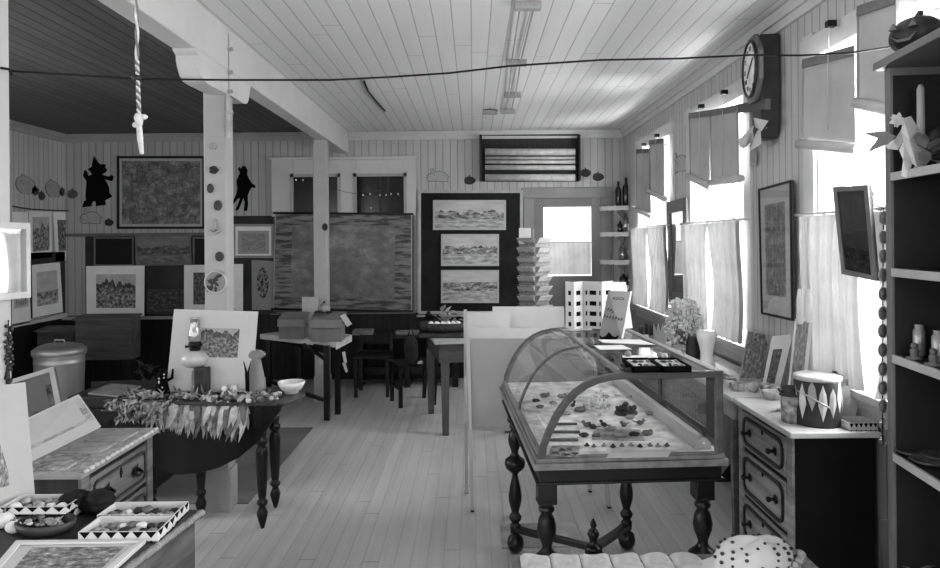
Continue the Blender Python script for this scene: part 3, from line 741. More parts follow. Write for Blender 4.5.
# dark rail below the clock with a crumpled white bow and a paper tag
a, b = PX(738,109,RW-.05), PX(768,104,RW-.12)
S('wooden_rail', bar(BM(), a, b, .03, .06), plain('rail_dark', .10, .5), 'short dark rail sticking out of the middle window under the clock', 'rail')
bm = BM()
for pts, X in (([(759,122),(767,128),(745,149),(739,140)], RW-.09), ([(763,128),(761,144),(752,151),(756,132)], RW-.11), ([(757,118),(768,121),(764,131),(755,127)], RW-.13), ([(741,139),(750,133),(748,146),(740,148)], RW-.12)):
    q = [PX(x, y, X) for x, y in pts]; plate(bm, [q[0]+V(-.02,0,0), q[1], q[2]+V(-.015,0,0), q[3]], .004)
S('paper_bow', bm, cloth('bow_tissue', .7, .3), 'crumpled white tissue bow hanging below the clock', 'bow')
S('paper_tag', plate(BM(), rq([(750,149),(756,148),(756,165),(751,166)], .03), .004), plain('tag_grey', .3, .7), 'small grey tag on the wall below the white bow', 'tag')
for i, (x, y) in enumerate(((676,158),(682,168))): pass
outl = Matrix(((0,0,-1,0),(-1,0,0,0),(0,1,0,0),(0,0,0,1)))
c = PX(680,163,RW-.001); outl.translation = c
animal_line('faint outline animal on the window wall between the far two windows', outl, .5, .2)
# hanging picture in front of the near window
q = [P(834,187,3.12), P(869,185,2.93), P(877.5,281,2.9), P(843,274,3.08)]
t = picture('hanging_picture', 'dark glazed picture in a double frame hanging tilted before the near window', 'framed picture', q, plain('hanging_backing', .03, .4), art('field', .012, .10, 7.7, .3), (.07,.04,.07,.04), .012, frame_mid, .022, .02, glass=glassy('reflecting_glass', .10, .9))
m = (q[0]+q[1])/2; O('hanging_wire', tube(BM(), [q[0]+V(.0,0,-.02), V(RW-.075, 3.0, 1.79), q[1]+V(0,0,-.02)], .002, 5), iron, t)
# dipped candles hanging from the rod bracket
wax = plain('candle_wax', .62, .4, .06, 12)
for lab, x, y0, y1, hx in (('left one of two pale dipped candles hanging at the near window casing', 799.5, 289, 324, 804), ('right one of two pale dipped candles hanging at the near window casing', 808.5, 289, 323, 806)):
    X = RW-.17; a, b, h = PX(x,y0,X), PX(x+.5,y1,X), PX(hx,222,X+.02)
    t = T('dipped_candle', lab, 'candle', b, 'dipped candles by the near window')
    O('wax_body', tube(BM(), [b+V(0,0,.0), b+V(0,0,.008), a+(b-a)*.3, a], [.010,.018,.017,.008], 10), wax, t)
    O('wick', tube(BM(), [a, a+(h-a)*.5+V(0,.01,0), h], .0022, 5), trim_w, t)
# wall text-free thermometer-like hook things below the clock are left to the bow
# ---- corner shelves with bottles
bottle_d = plain('bottle_dark', .015, .12, .3, 6, spec=.6)
bottle_c = glassy('bottle_clear', .3, .75)
cs_m = plain('corner_shelf_white', .62, .5, .05, 4)
cx, cy = RW-.012, BACK
zs = [P(622,y,8.4).z for y in (206,232,260,285)]
for i, z in enumerate(zs):
    t = T('corner_shelf', ['topmost scalloped white corner shelf, with tall dark bottles', 'second scalloped white corner shelf from the top, with small jars', 'third scalloped white corner shelf from the top', 'lowest white corner shelf'][i], 'corner shelf', (cx-.1, cy-.1, z-.13), 'white corner shelves beside the far window')
    pts = [(0,0)]+[(-(.30+.012*math.cos(k*2.2))*math.cos(a), -(.30+.012*math.cos(k*2.2))*math.sin(a)) for k in range(13) for a in [k*PI/24]]
    O('board', prism(BM(), pts, .016, Matrix.Translation((cx-.001, cy-.001, z-.016))), cs_m, t)
    ap = BM()
    for k in range(12):
        a0, a1 = k*PI/24, (k+1)*PI/24; r = .296
        d0, d1 = .03+.012*abs(math.sin(k*1.3)), .03+.012*abs(math.sin((k+1)*1.3))
        p0, p1 = V(cx-r*math.cos(a0), cy-r*math.sin(a0), z-.015), V(cx-r*math.cos(a1), cy-r*math.sin(a1), z-.015)
        vs = [ap.verts.new(x) for x in (p0, p0-V(0,0,d0), p1-V(0,0,d1), p1)]; ap.faces.new(vs)
    O('scalloped_edge', ap, cs_m, t)
    O('bracket', prism(BM(), [(0,0),(-.2,0),(-.15,-.06),(-.06,-.10),(0,-.17)], .015, Matrix(((.7,0,.7,cx-.01),(.7,0,-.7,cy-.0),(0,1,0,z-.017),(0,0,0,1))) ), cs_m, t)
def bottle(label, loc, h, r, m, group, neck=.35, name='bottle'):
    t = T(name, label, 'bottle', loc, group); l = Vector(loc)
    O('body', lathe(BM(), [(r*.9,0),(r,.01),(r,h*(1-neck)),(r*.8,h*(1-neck*.75)),(r*.36,h*(1-neck*.55)),(r*.33,h*.95),(r*.42,h*.95),(r*.42,h*.985),(r*.3,h*.985)], l, 14), m, t)
    O('stopper', lathe(BM(), [(r*.28,h*.985),(r*.3,h*1.03),(r*.2,h*1.04)], l, 10), frame_mid, t); return t
def shelf_pt(px, z, dd): 
    p = P(px, 206, 8.6-dd); return (p.x, p.y, z)
GB = 'bottles on the corner shelves'
for lab, px, dd, z, h, r, m in (
    ('tall slim dark bottle at the left of the topmost corner shelf', 618.5, .17, zs[0], .29, .036, bottle_d),
    ('taller dark bottle in the middle of the topmost corner shelf', 626, .19, zs[0], .33, .04, bottle_d),
    ('tallest dark bottle at the right of the topmost corner shelf', 631.5, .12, zs[0], .46, .042, bottle_d),
    ('small dark bottle at the left of the second corner shelf', 620, .15, zs[1], .13, .035, bottle_d),
    ('clear bottle in the middle of the second corner shelf', 625.5, .2, zs[1], .22, .045, bottle_c),
    ('pale bottle at the right of the second corner shelf', 631.5, .22, zs[1], .14, .05, china),
    ('short jar at the left of the third corner shelf', 622, .17, zs[2], .2, .045, bottle_c),
    ('glass bottle at the right of the third corner shelf', 629.5, .2, zs[2], .24, .05, jar_glass),
    ('dark round bottle on the lowest corner shelf', 623, .18, zs[3], .13, .05, bottle_d),
    ('grey bottle at the right of the lowest corner shelf', 629.5, .2, zs[3], .16, .05, jar_glass)):
    bottle(lab, shelf_pt(px, z, dd), h, r, m, GB)
# ---- knob and tube wiring on the ceiling
porc = plain('porcelain', .55, .3, .05)
t = T('ceiling_wiring', 'pair of old insulated wires on porcelain knobs along the white ceiling', 'wiring', PZ(512,90,CEIL-.01))
for dx in (-3.5, 3.5):
    O('wire', tube(BM(), [PZ(528+dx*2,3,CEIL-.025), PZ(516.5+dx*1.3,60,CEIL-.025), PZ(512.5+dx,92,CEIL-.025), PZ(508+dx,110,CEIL-.025)], .006, 6), trim_g, t)
for x, y in ((528,2),(516.5,60),(512.5,92.5),(508,109),(490,110)):
    c = PZ(x, y, CEIL); bm = BM(); box(bm, c.x-.075, c.x+.075, c.y-.03, c.y+.03, CEIL-.045, CEIL)
    O('porcelain_cleat', bm, trim_g, t, bevel=.006)
O('loop_wire', tube(BM(), [PZ(484,110,CEIL-.03), PZ(490,109,CEIL-.06), PZ(497,110.5,CEIL-.03)], .006, 6), iron, t)
S('loose_wire', tube(BM(), [PZ(364,81,CEIL-.012), PZ(368,91,CEIL-.015), PZ(376,101,CEIL-.012), PZ(385,111,CEIL-.012)], .008, 6), iron, 'short dark cord lying against the white ceiling left of the wiring', 'wire')
# ---- wire strung across the room and the hanging rope
wp = [(9,71),(60,74),(140,79),(232,80),(330,80),(390,77),(450,73),(510,66),(600,60),(680,58.5),(750,55),(800,55.5),(850,53),(896,46)]
S('strung_wire', tube(BM(), [P(x, y, 2.30+i*.018) for i, (x, y) in enumerate(wp)], .0035, 6), iron, 'thin black wire strung across the whole room from the white post to the pumpkin', 'wire')
S('wire_hook', tube(BM(), [(BX1,2.30,P(9,71,2.3).z+.01), (BX1+.03,2.30,P(9,71,2.3).z+.005), (BX1+.035,2.30,P(9,71,2.3).z-.015)], .005, 6), iron, 'small iron hook on the nearest white post holding the wire', 'hook')
rope_m = plain('rope_fibre', .5, .9, .2, 40)
t = T('hanging_rope', 'knotted twisted pale rope hanging from the dark ceiling near the wire', 'rope', P(140,155,2.3))
top = P(137.5,0,2.3); top2 = V(top.x, 2.3, CEIL)
ln = [top2, P(137,60,2.3), P(138.5,100,2.3), P(141,152,2.3)]
for s in (0, PI):
    pts = []
    for i in range(121):
        f = i/120*3; k = min(2, int(f)); p = ln[k].lerp(ln[k+1], f-k)
        pts.append(p+V(math.cos(i*.9+s), math.sin(i*.9+s), 0)*.0036)
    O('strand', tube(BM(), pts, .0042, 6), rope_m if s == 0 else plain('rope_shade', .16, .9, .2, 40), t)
O('knot', ball(ball(ball(BM(), P(139,120,2.3), .016, (1,1,1.4), 8, jit=.2), P(143,117,2.3), .010, (1.6,1,1), 8), P(136,125,2.3), .010, (1.3,1,1), 8), rope_m, t)
O('tail', tube(BM(), [P(139,122,2.3), P(140,138,2.29), P(142,154,2.29)], [.009,.010,.007], 8), rope_m, t)
O('upper_knot', ball(ball(BM(), P(134,76,2.3), .010, (1,1,1.4), 8), P(137,78,2.3), .012, (1.2,1,1), 8), frame_dark, t)
# picture rail strip and hooks on the bracketed post
st = T('pale_strip', 'narrow pale wooden strip standing up the side of the bracketed post', 'wooden strip', P(229,300,4.2))
O('strip', bar(BM(), P(227.5,33,4.38), P(228.5,138,4.38), .018, .012), light_wood, st)
for y, dx in ((50,5),(73,5),(92,5),(113,5),(130,4)): O('peg', bar(BM(), P(228,y,4.36), P(228+dx,y-1,4.36), .014, .02), trim_g, st)
# bits pinned to the post: leaves, discs, a glass-fronted round plaque
yf = 4.39-.002
def on_post(px, py): 
    a, b = ray(px, py); return V(a*yf, yf, CH+b*yf)
MP = lambda c: Matrix(((1,0,0,c.x),(0,0,-1,c.y),(0,1,0,c.z),(0,0,0,1)))
GP = 'small ornaments pinned to the bracketed post'
for lab, x, y, w, h, v in (('pale round disc pinned highest on the bracketed post', 213, 146.5, .05, .045, .30), ('black leaf-shaped ornament on the bracketed post', 214, 170, .055, .05, .02), ('dark oval ornament at the left edge of the bracketed post', 210.5, 188.5, .04, .06, .05), ('dark oval ornament at the right edge of the bracketed post', 218, 205.5, .05, .065, .05), ('dark oval ornament on the post above the round glass plaque', 219.5, 256.5, .05, .06, .04)):
    n = 16; pts = [(w/2*math.cos(2*PI*k/n)*(1+(.18 if v == .02 else .04)*math.cos(5*2*PI*k/n)), h/2*math.sin(2*PI*k/n)) for k in range(n)]
    S('pinned_ornament', prism(BM(), pts, .008, MP(on_post(x, y))), plain('ornament%d' % y, v, .5, .4, 30), lab, 'ornament', GP)
c = on_post(216, 282)
t = T('round_plaque', 'round glass-fronted plaque with dark leaves hung on the bracketed post', 'plaque', c-V(0,0,.07))
O('disc', lathe(BM(), [(.066,0),(.066,.008)], (0,0,0), 28), plain('plaque_disc', .26, .5, .25, 14), t, M=MP(c))
O('rim', lathe(BM(), [(.062,.008),(.068,.016),(.068,0),(.070,.0),(.072,.008),(.068,.018),(.062,.012)], (0,0,0), 28, cap=False), plain('plaque_rim', .5, .3), t, M=MP(c))
bm = BM()
for k in range(14): leaf(bm, MP(c) @ V(random.uniform(-.035,.03), random.uniform(-.035,.03), .010), (random.uniform(-1,1), -.1, random.uniform(-1,1)), .04, .02, V(0,-1,0), .1)
O('leaves', bm, plain('plaque_leaf', .05, .6), t)
bm = BM(); cc = on_post(215, 226)
tube(bm, [cc+V(0,-.006,.045), cc+V(.005,-.012,0), cc+V(-.004,-.010,-.03)], [.005,.010,.012], 8)
tube(bm, [cc+V(-.03,-.008,-.03), cc+V(0,-.02,-.048), cc+V(.03,-.008,-.028)], .009, 8)
S('hanging_ornament', bm, plain('ornament_pale', .34, .6), 'pale hook-shaped ornament on the post above the plaque', 'ornament')
c = P(325,227,7.398)
S('pinned_ornament', prism(BM(), [(.03*math.cos(2*PI*k/14), .04*math.sin(2*PI*k/14)) for k in range(14)], .008, MP(c)), plain('ornament_far', .03, .5), 'single dark oval ornament pinned to the farther post', 'ornament', 'small ornaments on the farther post')
# mirror frame on the nearest post
bright = plain('mirror_bright', .9, .03, .01, 2, metal=1)
q = [PX(x, y, BX1+.03) for x, y in ((-20,221),(27.5,223),(28,297.5),(-20,302))]
t = T('framed_mirror', 'pale-framed mirror on the nearest white post, shining with window light', 'mirror', (q[2]+q[3])/2)
O('frame', ring(BM(), q, inset_m(q, .022), .02, .01), plain('mirror_frame', .42, .5), t)
O('mirror_glass', plate(BM(), inset_m(q, .02), .006), bright, t)
# strings of tiny beads on the nearest post
bd = plain('bead_dark', .04, .4, .4)
t = T('bead_string', 'string of tiny dark beads hanging down the lower part of the nearest white post', 'bead string', (BX1+.01, 2.30, P(9,382,2.3).z))
a, b = PX(8.5,326,BX1+.008), PX(9.5,382,BX1+.008); a.x = b.x = BX1+.008
bm = BM()
for k in range(34):
    p = a.lerp(b, k/33)+V(0, random.uniform(-.016,.016), 0); ball(bm, p, random.uniform(.004,.008), seg=6)
O('beads', bm, bd, t); O('cord', tube(BM(), [a+V(0,0,.02), b], .002, 5), iron, t)
# ================================================================== furniture
def F(px, py): return PZ(px, py, 0)
def poly(bm, pts, z0, z1, mi=0):
    """level slab over a plan outline"""
    a = [bm.verts.new((p[0], p[1], z0)) for p in pts]; b = [bm.verts.new((p[0], p[1], z1)) for p in pts]; n = len(pts)
    bm.faces.new(a[::-1]).material_index = mi; bm.faces.new(b).material_index = mi
    for i in range(n):
        j = (i+1) % n; bm.faces.new((a[i], a[j], b[j], b[i])).material_index = mi
    bmesh.ops.recalc_face_normals(bm, faces=bm.faces[:]); return bm
def leg_sq(bm, x, y, z0, z1, w, w1=None):
    return taper(bm, (x,y,z0), (w1 or w, w1 or w), (x,y,z1), (w,w))
# ---- glazed display case on its turned-leg table
MC = Matrix.Translation((.213, 2.544, 0)) @ Matrix.Rotation(math.radians(3.1), 4, 'Z')
prof = [(.022,.89),(.026,.93),(.05,.99),(.078,1.045),(.112,1.092),(.15,1.13),(.19,1.157),(.235,1.176),(.285,1.187),(.336,1.191),(.70,1.191)]
CL = 1.365
def arch(bm, pts, v0, v1, w):
    n = len(pts); nr = []
    for i in range(n):
        a, b = pts[max(i-1,0)], pts[min(i+1,n-1)]; dx, dz = b[0]-a[0], b[1]-a[1]; l = math.hypot(dx, dz); nr.append((dz/l, -dx/l))
    ring_ = []
    for (u, z), (nx, nz) in zip(pts, nr):
        ring_.append([bm.verts.new(q) for q in ((u,v0,z),(u,v1,z),(u+nx*w,v1,z+nz*w),(u+nx*w,v0,z+nz*w))])
    for a, b in zip(ring_, ring_[1:]):
        for k in range(4): bm.faces.new((a[k], a[(k+1)%4], b[(k+1)%4], b[k]))
    bm.faces.new(ring_[0]); bm.faces.new(ring_[-1][::-1])
    bmesh.ops.recalc_face_normals(bm, faces=bm.faces[:]); return bm
case = T('display_case', 'curved glass display case with pale wood frame on the dark turned-leg table', 'display case', MC @ V(.36, CL/2, .843))
bm = BM(); box(bm, 0, .72, 0, CL, .843, .868); box(bm, .010, .71, .010, CL-.01, .868, .884); box(bm, .016, .704, .016, CL-.016, .884, .89)
O('base_moulding', bm, case_wood, case, M=MC, bevel=.005)
O('case_floor', box(BM(), .03, .69, .03, CL-.03, .8905, .893), plain('case_lining', .66, .8, .35, 16), case, M=MC)
for v0, v1, w in ((.008, .034, .024), (CL*.5-.008, CL*.5+.008, .012), (CL-.034, CL-.008, .024)):
    O('arched_rib', arch(BM(), prof[:-1]+[(.676,1.191)] if w > .02 else prof[:-1], v0, v1, w), case_wood_x, case, M=MC, bevel=.003)
for v0, v1 in ((.008,.034),(CL-.034,CL-.008)):
    O('corner_post', box(BM(), .676, .704, v0, v1, .89, 1.192), case_wood_x, case, M=MC, bevel=.003)
O('top_rail', box(BM(), .322, .342, .034, CL-.034, 1.176, 1.193), case_wood, case, M=MC, bevel=.003)
O('top_rail', box(BM(), .668, .704, .034, CL-.034, 1.170, 1.192), case_wood, case, M=MC, bevel=.003)
O('cross_rail', box(BM(), .342, .668, .66, .676, 1.178, 1.191), case_wood_x, case, M=MC, bevel=.002)
O('front_rail', box(BM(), .016, .036, .034, CL-.034, .89, .905), case_wood, case, M=MC, bevel=.003)
# curved pane, top pane, end panes
def curved(v0, v1):
    bm = BM(); r = [[bm.verts.new((u+.004, v, z-.003)) for u, z in prof[:-1]] for v in (v0, v1)]
    for i in range(len(prof)-2): bm.faces.new((r[0][i], r[0][i+1], r[1][i+1], r[1][i])).smooth = True
    return bm
O('curved_pane', curved(.034, CL*.5-.008), glass_case, case, M=MC); O('curved_pane', curved(CL*.5+.008, CL-.034), glass_case, case, M=MC)
bm = BM(); bm.faces.new([bm.verts.new(p) for p in ((.342,.034,1.188),(.668,.034,1.188),(.668,CL-.034,1.188),(.342,CL-.034,1.188))]); O('top_pane', bm, glass_case, case, M=MC)
for v in (.022, CL-.022):
    bm = BM(); bm.faces.new([bm.verts.new((u+.004, v, z-.004)) for u, z in prof[:-1]]+[bm.verts.new((.68, v, 1.187)), bm.verts.new((.68, v, .89))]); O('end_pane', bm, glass_case, case, M=MC)
dfr = plain('door_frame_dark', .05, .4)
for k, (v0, v1, u) in enumerate(((.05,.70,.682),(.66,CL-.04,.692))):
    d = O('sliding_door', ring(BM(), [V(u,v1,1.17), V(u,v0,1.17), V(u,v0,.93), V(u,v1,.93)], [V(u,v1-.03,1.15), V(u,v0+(.07 if k == 0 else .03),1.15), V(u,v0+(.07 if k == 0 else .03),.95), V(u,v1-.03,.95)], .008), dfr, case, M=MC)
    bm = BM(); bm.faces.new([bm.verts.new(p) for p in ((u+.004,v0+.02,.94),(u+.004,v1-.02,.94),(u+.004,v1-.02,1.155),(u+.004,v0+.02,1.155))]); O('door_pane', bm, glass_case, d, M=MC)
pts = [(0,0),(.062,0),(.062,.018),(.045,.04),(.018,.04),(0,.02)]
O('door_track', prism(BM(), pts, CL-.10, Matrix(((1,0,0,.612),(0,0,1,.05),(0,1,0,.893),(0,0,0,1)))), light_wood, case, M=MC, bevel=.003)
bm = BM(); ball(bm, (.645,.049,.915), .005, seg=8); O('track_screw', bm, china, case, M=MC)
# table
tb = T('turned_leg_table', 'dark table with turned bulb legs and curved cross stretcher under the glass case', 'table', MC @ V(.36, CL/2, 0))
bm = box(BM(), .02, .70, .02, CL-.02, .79, .842); box(bm, .01, .71, .012, CL-.012, .785, .795); O('apron', bm, ebony, tb, M=MC, bevel=.004)
lp = [(.012,0),(.03,.006),(.05,.03),(.056,.055),(.048,.085),(.026,.1),(.022,.108),(.034,.112),(.036,.15),(.03,.156),(.022,.165),(.038,.18),(.042,.195),(.03,.21),(.022,.22),(.030,.24),(.042,.28),(.044,.31),(.034,.36),(.022,.40),(.018,.425),(.032,.437),(.058,.455),(.068,.48),(.064,.50),(.034,.52),(.022,.535),(.024,.55),(.040,.585),(.044,.61),(.036,.645),(.024,.665),(.036,.675),(.036,.684),(.026,.69),(.038,.70),(.05,.715)]
LEGP = [(.055,.07),(.645,.07),(.068,CL-.13),(.672,CL-.13)]
for u, v in LEGP:
    l = O('leg', lathe(BM(), [(r*.82, z) for r, z in lp], (u, v, 0), 18), ebony, tb, M=MC)
    O('leg_block', box(BM(), u-.035, u+.035, v-.035, v+.035, .705, .79), ebony, l, M=MC, bevel=.004)
cu, cv = .36, CL/2-.03
for u, v in LEGP:
    pts = []
    for k in range(15):
        f = k/14; s = math.sin(f*PI)*.07*(1 if u < .36 else -1)
        pts.append(V(u+(cu-u)*f+s*.6, v+(cv-v)*f-s*.3*(1 if v < .5 else -1), .132+.14*f**1.5))
    bm = BM()
    for a, b in zip(pts, pts[1:]): bar(bm, a, b+(b-a)*.15, .045, .022)
    O('stretcher', bm, ebony, tb, M=MC)
O('finial', lathe(BM(), [(.04,.24),(.04,.275),(.03,.285),(.016,.295),(.020,.315),(.028,.335),(.018,.355),(.009,.362),(.015,.375),(.011,.39),(.003,.405)], (cu, cv, 0), 16), ebony, tb, M=MC)
# ---- dresser under the near window
DX, DY0, DY1, DZ = 1.43, 3.18, 3.86, .80
dr = T('dresser', 'dark wooden three-drawer dresser with a pale top under the near window', 'dresser', ((DX+1.82)/2, (DY0+DY1)/2, 0))
dres_shadow = plain('dresser_side_shadow', .012, .5, .3, 4)  # shelf unit's shadow on the carcass put into its colour
dres_w = wood('dresser_front', .27, 'Y', .38, .5, 7)
bm = box(BM(), DX+.02, 1.81, DY0+.02, DY1-.02, .06, DZ-.03); box(bm, DX+.035, 1.80, DY0+.03, DY1-.03, 0, .06)
O('carcass', bm, dres_shadow, dr, bevel=.004)
O('dresser_top', box(BM(), DX-.01, 1.83, DY0-.01, DY1+.01, DZ-.028, DZ), plain('dresser_top_pale', .62, .45, .08, 5), dr, bevel=.006)
for y in (DY0+.045, DY1-.045): O('corner_stile', box(BM(), DX+.008, DX+.021, y-.03, y+.03, .02, DZ-.03), dres_w, dr, bevel=.004)
key = plain('pull_dark', .01, .35, .2)
for z0, z1 in ((.565,.755),(.315,.545),(.075,.295)):
    d = O('drawer', box(BM(), DX+.006, DX+.021, DY0+.08, DY1-.08, z0, z1), dres_w, dr, bevel=.006)
    bm = BM(); ya, yb, za, zb = DY0+.105, DY1-.105, z0+.028, z1-.028; r = .045; loop = []
    for cy_, cz_, a0 in ((yb-r, zb-r, 0), (ya+r, zb-r, PI/2), (ya+r, za+r, PI), (yb-r, za+r, 1.5*PI)):
        for k in range(5): a = a0+k*PI/8; loop.append(V(DX+.004, cy_+r*math.cos(a), cz_+r*math.sin(a)))
    for a, b in zip(loop, loop[1:]+loop[:1]): bar(bm, a, b, .016, .014, up=V(1,0,0))
    O('panel_moulding', bm, plain('moulding_dark', .03, .4), d)
    for f in (.2, .8):
        y = DY0+.08+(DY1-DY0-.16)*f; zc_ = (z0+z1)/2
        bm = BM(); ball(bm, (DX+.0, y, zc_), .02, (.25,1,1.1), 12)
        tube(bm, [(DX,y,zc_),(DX-.025,y,zc_)], .008, 8); ball(bm, (DX-.032,y,zc_), .014, (.8,1.3,1), 10)
        O('knob', bm, key, d)
    O('keyhole_plate', ball(BM(), (DX+.004, (DY0+DY1)/2, z1-.05), .012, (.3,1,1), 10), key, d)
# ---- second long table along the window wall
wt = T('side_table', 'long pale-topped table along the window wall beyond the dresser', 'table', (1.62, 4.6, 0))
O('tabletop', box(BM(), 1.415, 1.82, 3.89, 5.5, .775, .80), plain('side_table_top', .58, .5, .08, 5), wt, bevel=.005)
O('apron', box(BM(), 1.435, 1.80, 3.91, 5.48, .67, .775), plain('side_table_apron', .30, .5, .15, 5), wt)
for x in (1.455, 1.785):
    for y in (3.94, 5.45): O('leg', leg_sq(BM(), x, y, 0, .67, .045, .03), mid_wood, wt)
q = [P(698,400,4.75), P(740,392,4.75), P(741,450,4.85), P(716,482,4.85)]
lb = T('leaning_board', 'pale board leaning under the side table with a wedge of shade below it', 'board', (q[3].x, q[3].y, 0))
# (a thin pale sheet with the shade under it built as a dark wedge)
O('sheet', plate(BM(), q, .006), mat_grey, lb)
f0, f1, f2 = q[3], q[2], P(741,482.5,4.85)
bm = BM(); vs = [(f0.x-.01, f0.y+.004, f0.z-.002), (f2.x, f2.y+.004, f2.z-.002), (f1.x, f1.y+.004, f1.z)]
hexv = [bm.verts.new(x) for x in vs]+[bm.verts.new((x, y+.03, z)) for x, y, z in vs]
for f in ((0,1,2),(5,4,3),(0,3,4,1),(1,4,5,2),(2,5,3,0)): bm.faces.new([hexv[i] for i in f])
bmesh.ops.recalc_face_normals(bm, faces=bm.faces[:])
O('wedge_shadow', bm, plain('shadow_black', .015, .7), lb)
# ---- shelf unit at the right edge
su_z = [P(890,y,2.5).z for y in (174,268,353,450,564)]; su_top = P(884,70,2.5).z
A = P(887,400,2.5); MS = Matrix.Translation((A.x, A.y, 0)) @ Matrix.Rotation(math.radians(-6.4), 4, 'Z')
su = T('shelf_unit', 'tall dark open shelf unit at the right edge of the room', 'shelf unit', MS @ V(.15, -.6, 0))
su_m = plain('shelf_dark', .03, .6, .25, 4); su_e = plain('shelf_edge', .17, .55, .15, 5); su_l = plain('shelf_edge_pale', .40, .55, .1, 5)
O('side_panel', box(BM(), 0, .30, -.036, 0, 0, su_top), su_e, su, M=MS, bevel=.003)
O('side_panel', box(BM(), 0, .30, -1.25, -1.215, 0, su_top), su_e, su, M=MS)
O('back_panel', box(BM(), .29, .30, -1.215, -.036, 0, su_top), plain('shelf_back', .028, .7, .2, 3), su, M=MS)
O('inner_lining', box(BM(), .012, .29, -.042, -.0362, .02, su_top-.03), su_m, su, M=MS)
O('top_board', box(BM(), -.03, .31, -1.26, .02, su_top, su_top+.028), su_e, su, M=MS, bevel=.003)
for z in su_z:
    s = O('shelf', box(BM(), .012, .288, -1.214, -.042, z-.026, z), su_m, su, M=MS)
    O('shelf_lip', box(BM(), .0, .012, -1.214, -.037, z-.028, z+.001), su_l, s, M=MS, bevel=.002)
# a slim dark board leaning by the dresser's dark side
q = [P(880,520,2.62), P(893,520,2.6), P(893,640,2.56), P(876,640,2.56)]; q[2].z = q[3].z = 0.0
S('leaning_plank', plate(BM(), q, .012), plain('plank_grey', .14, .6, .15), 'narrow grey plank standing against the foot of the shelf unit', 'plank')
# ---- drop-leaf table on the left
dl_m = plain('dropleaf_dark', .016, .32, .35, 5, spec=.45)
zt = .744
dl = T('drop_leaf_table', 'dark drop-leaf table with a rounded hanging leaf and turned legs', 'table', PZ(205,398,zt)*1.0+V(0,0,-zt))
top = [PZ(x, y, zt) for x, y in ((112,399),(200,402.5),(286,403),(299,399),(305.5,393),(303,388.5),(290,386),(246,387.5),(226,392),(205,392.5),(130,395))]
O('tabletop', poly(BM(), top, zt-.02, zt), plain('dropleaf_top', .06, .35, .3, 5, spec=.5), dl, bevel=.004)
pa, pb = PZ(112,400,zt-.006), PZ(286,403.5,zt-.006)
def leafpt(px, py):
    a, b = ray(px, py); n = V(-(pb-pa).y, (pb-pa).x, 0); d = n.dot(pa)/(n.x*a+n.y); return V(a*d, d, CH+b*d)
out = [leafpt(*p) for p in ((112,400.5),(118,428),(132,449),(150,464),(165,471.5),(180,474),(200,472.5),(220,467),(240,457),(257,443),(270,426),(279,413),(285,403.5))]
nn = V(-(pb-pa).y, (pb-pa).x, 0).normalized()*.018
bm = BM(); fa = [bm.verts.new(p-nn*.9) for p in out]; fb = [bm.verts.new(p+nn*.1) for p in out]
bm.faces.new(fa); bm.faces.new(fb[::-1])
for i in range(len(out)):
    j = (i+1) % len(out); bm.faces.new((fa[j], fa[i], fb[i], fb[j]))
bmesh.ops.recalc_face_normals(bm, faces=bm.faces[:])
O('drop_leaf', bm, dl_m, dl, bevel=.004)
dlp = [(.010,0),(.016,.02),(.022,.04),(.030,.07),(.033,.09),(.022,.115),(.018,.13),(.031,.145),(.031,.16),(.02,.17),(.024,.19),(.030,.26),(.034,.36),(.036,.44),(.03,.47),(.022,.485),(.035,.50),(.035,.52),(.024,.535),(.03,.56),(.032,.6)]
for px, py, d in ((151.5,500,4.32),(262.5,530,4.14),(201,500,4.31),(275.5,506,4.46)):
    p = P(px, py, d); l = O('leg', lathe(BM(), dlp, (p.x, p.y, 0), 16), dl_m, dl)
    O('leg_block', box(BM(), p.x-.036, p.x+.036, p.y-.036, p.y+.036, .595, .724), dl_m, l, bevel=.003)
l0, l1, l2, l3 = [P(*a) for a in ((151.5,500,4.32),(262.5,530,4.17),(275.5,506,4.52),(201,500,4.62))]
bm = BM()
for a, b in ((l0,l1),(l1,l2),(l2,l3),(l3,l0)): bar(bm, V(a.x,a.y,.67), V(b.x,b.y,.67), .02, .1)
O('apron', bm, dl_m, dl)
# ---- washstand chest with marble top, far-left foreground
CX, CY0, CY1 = -1.53, 2.72, 3.36
ch = T('chest_of_drawers', 'low carved chest of drawers with a pale runner, behind the white mat board', 'chest of drawers', (-1.72, 3.0, 0))
chest_w = wood('chest_front', .16, 'Y', .42, .45, 8); chest_e = wood('chest_side', .03, 'Z', .45, .5)
bm = box(BM(), -1.96, CX-.012, CY0+.02, CY1-.02, .05, .772); O('carcass', bm, chest_e, ch, bevel=.004)
O('chest_top', box(BM(), -2.0, CX+.02, CY0-.015, CY1+.015, .772, .796), plain('chest_top_pale', .30, .4, .2, 6), ch, bevel=.006)
for y in (CY0+.045, CY1-.045): O('corner_stile', box(BM(), CX-.013, CX+.004, y-.028, y+.028, .0, .772), chest_w, ch, bevel=.004)
O('base_plinth', box(BM(), -1.97, CX+.006, CY0+.01, CY1-.01, 0, .05), chest_e, ch)
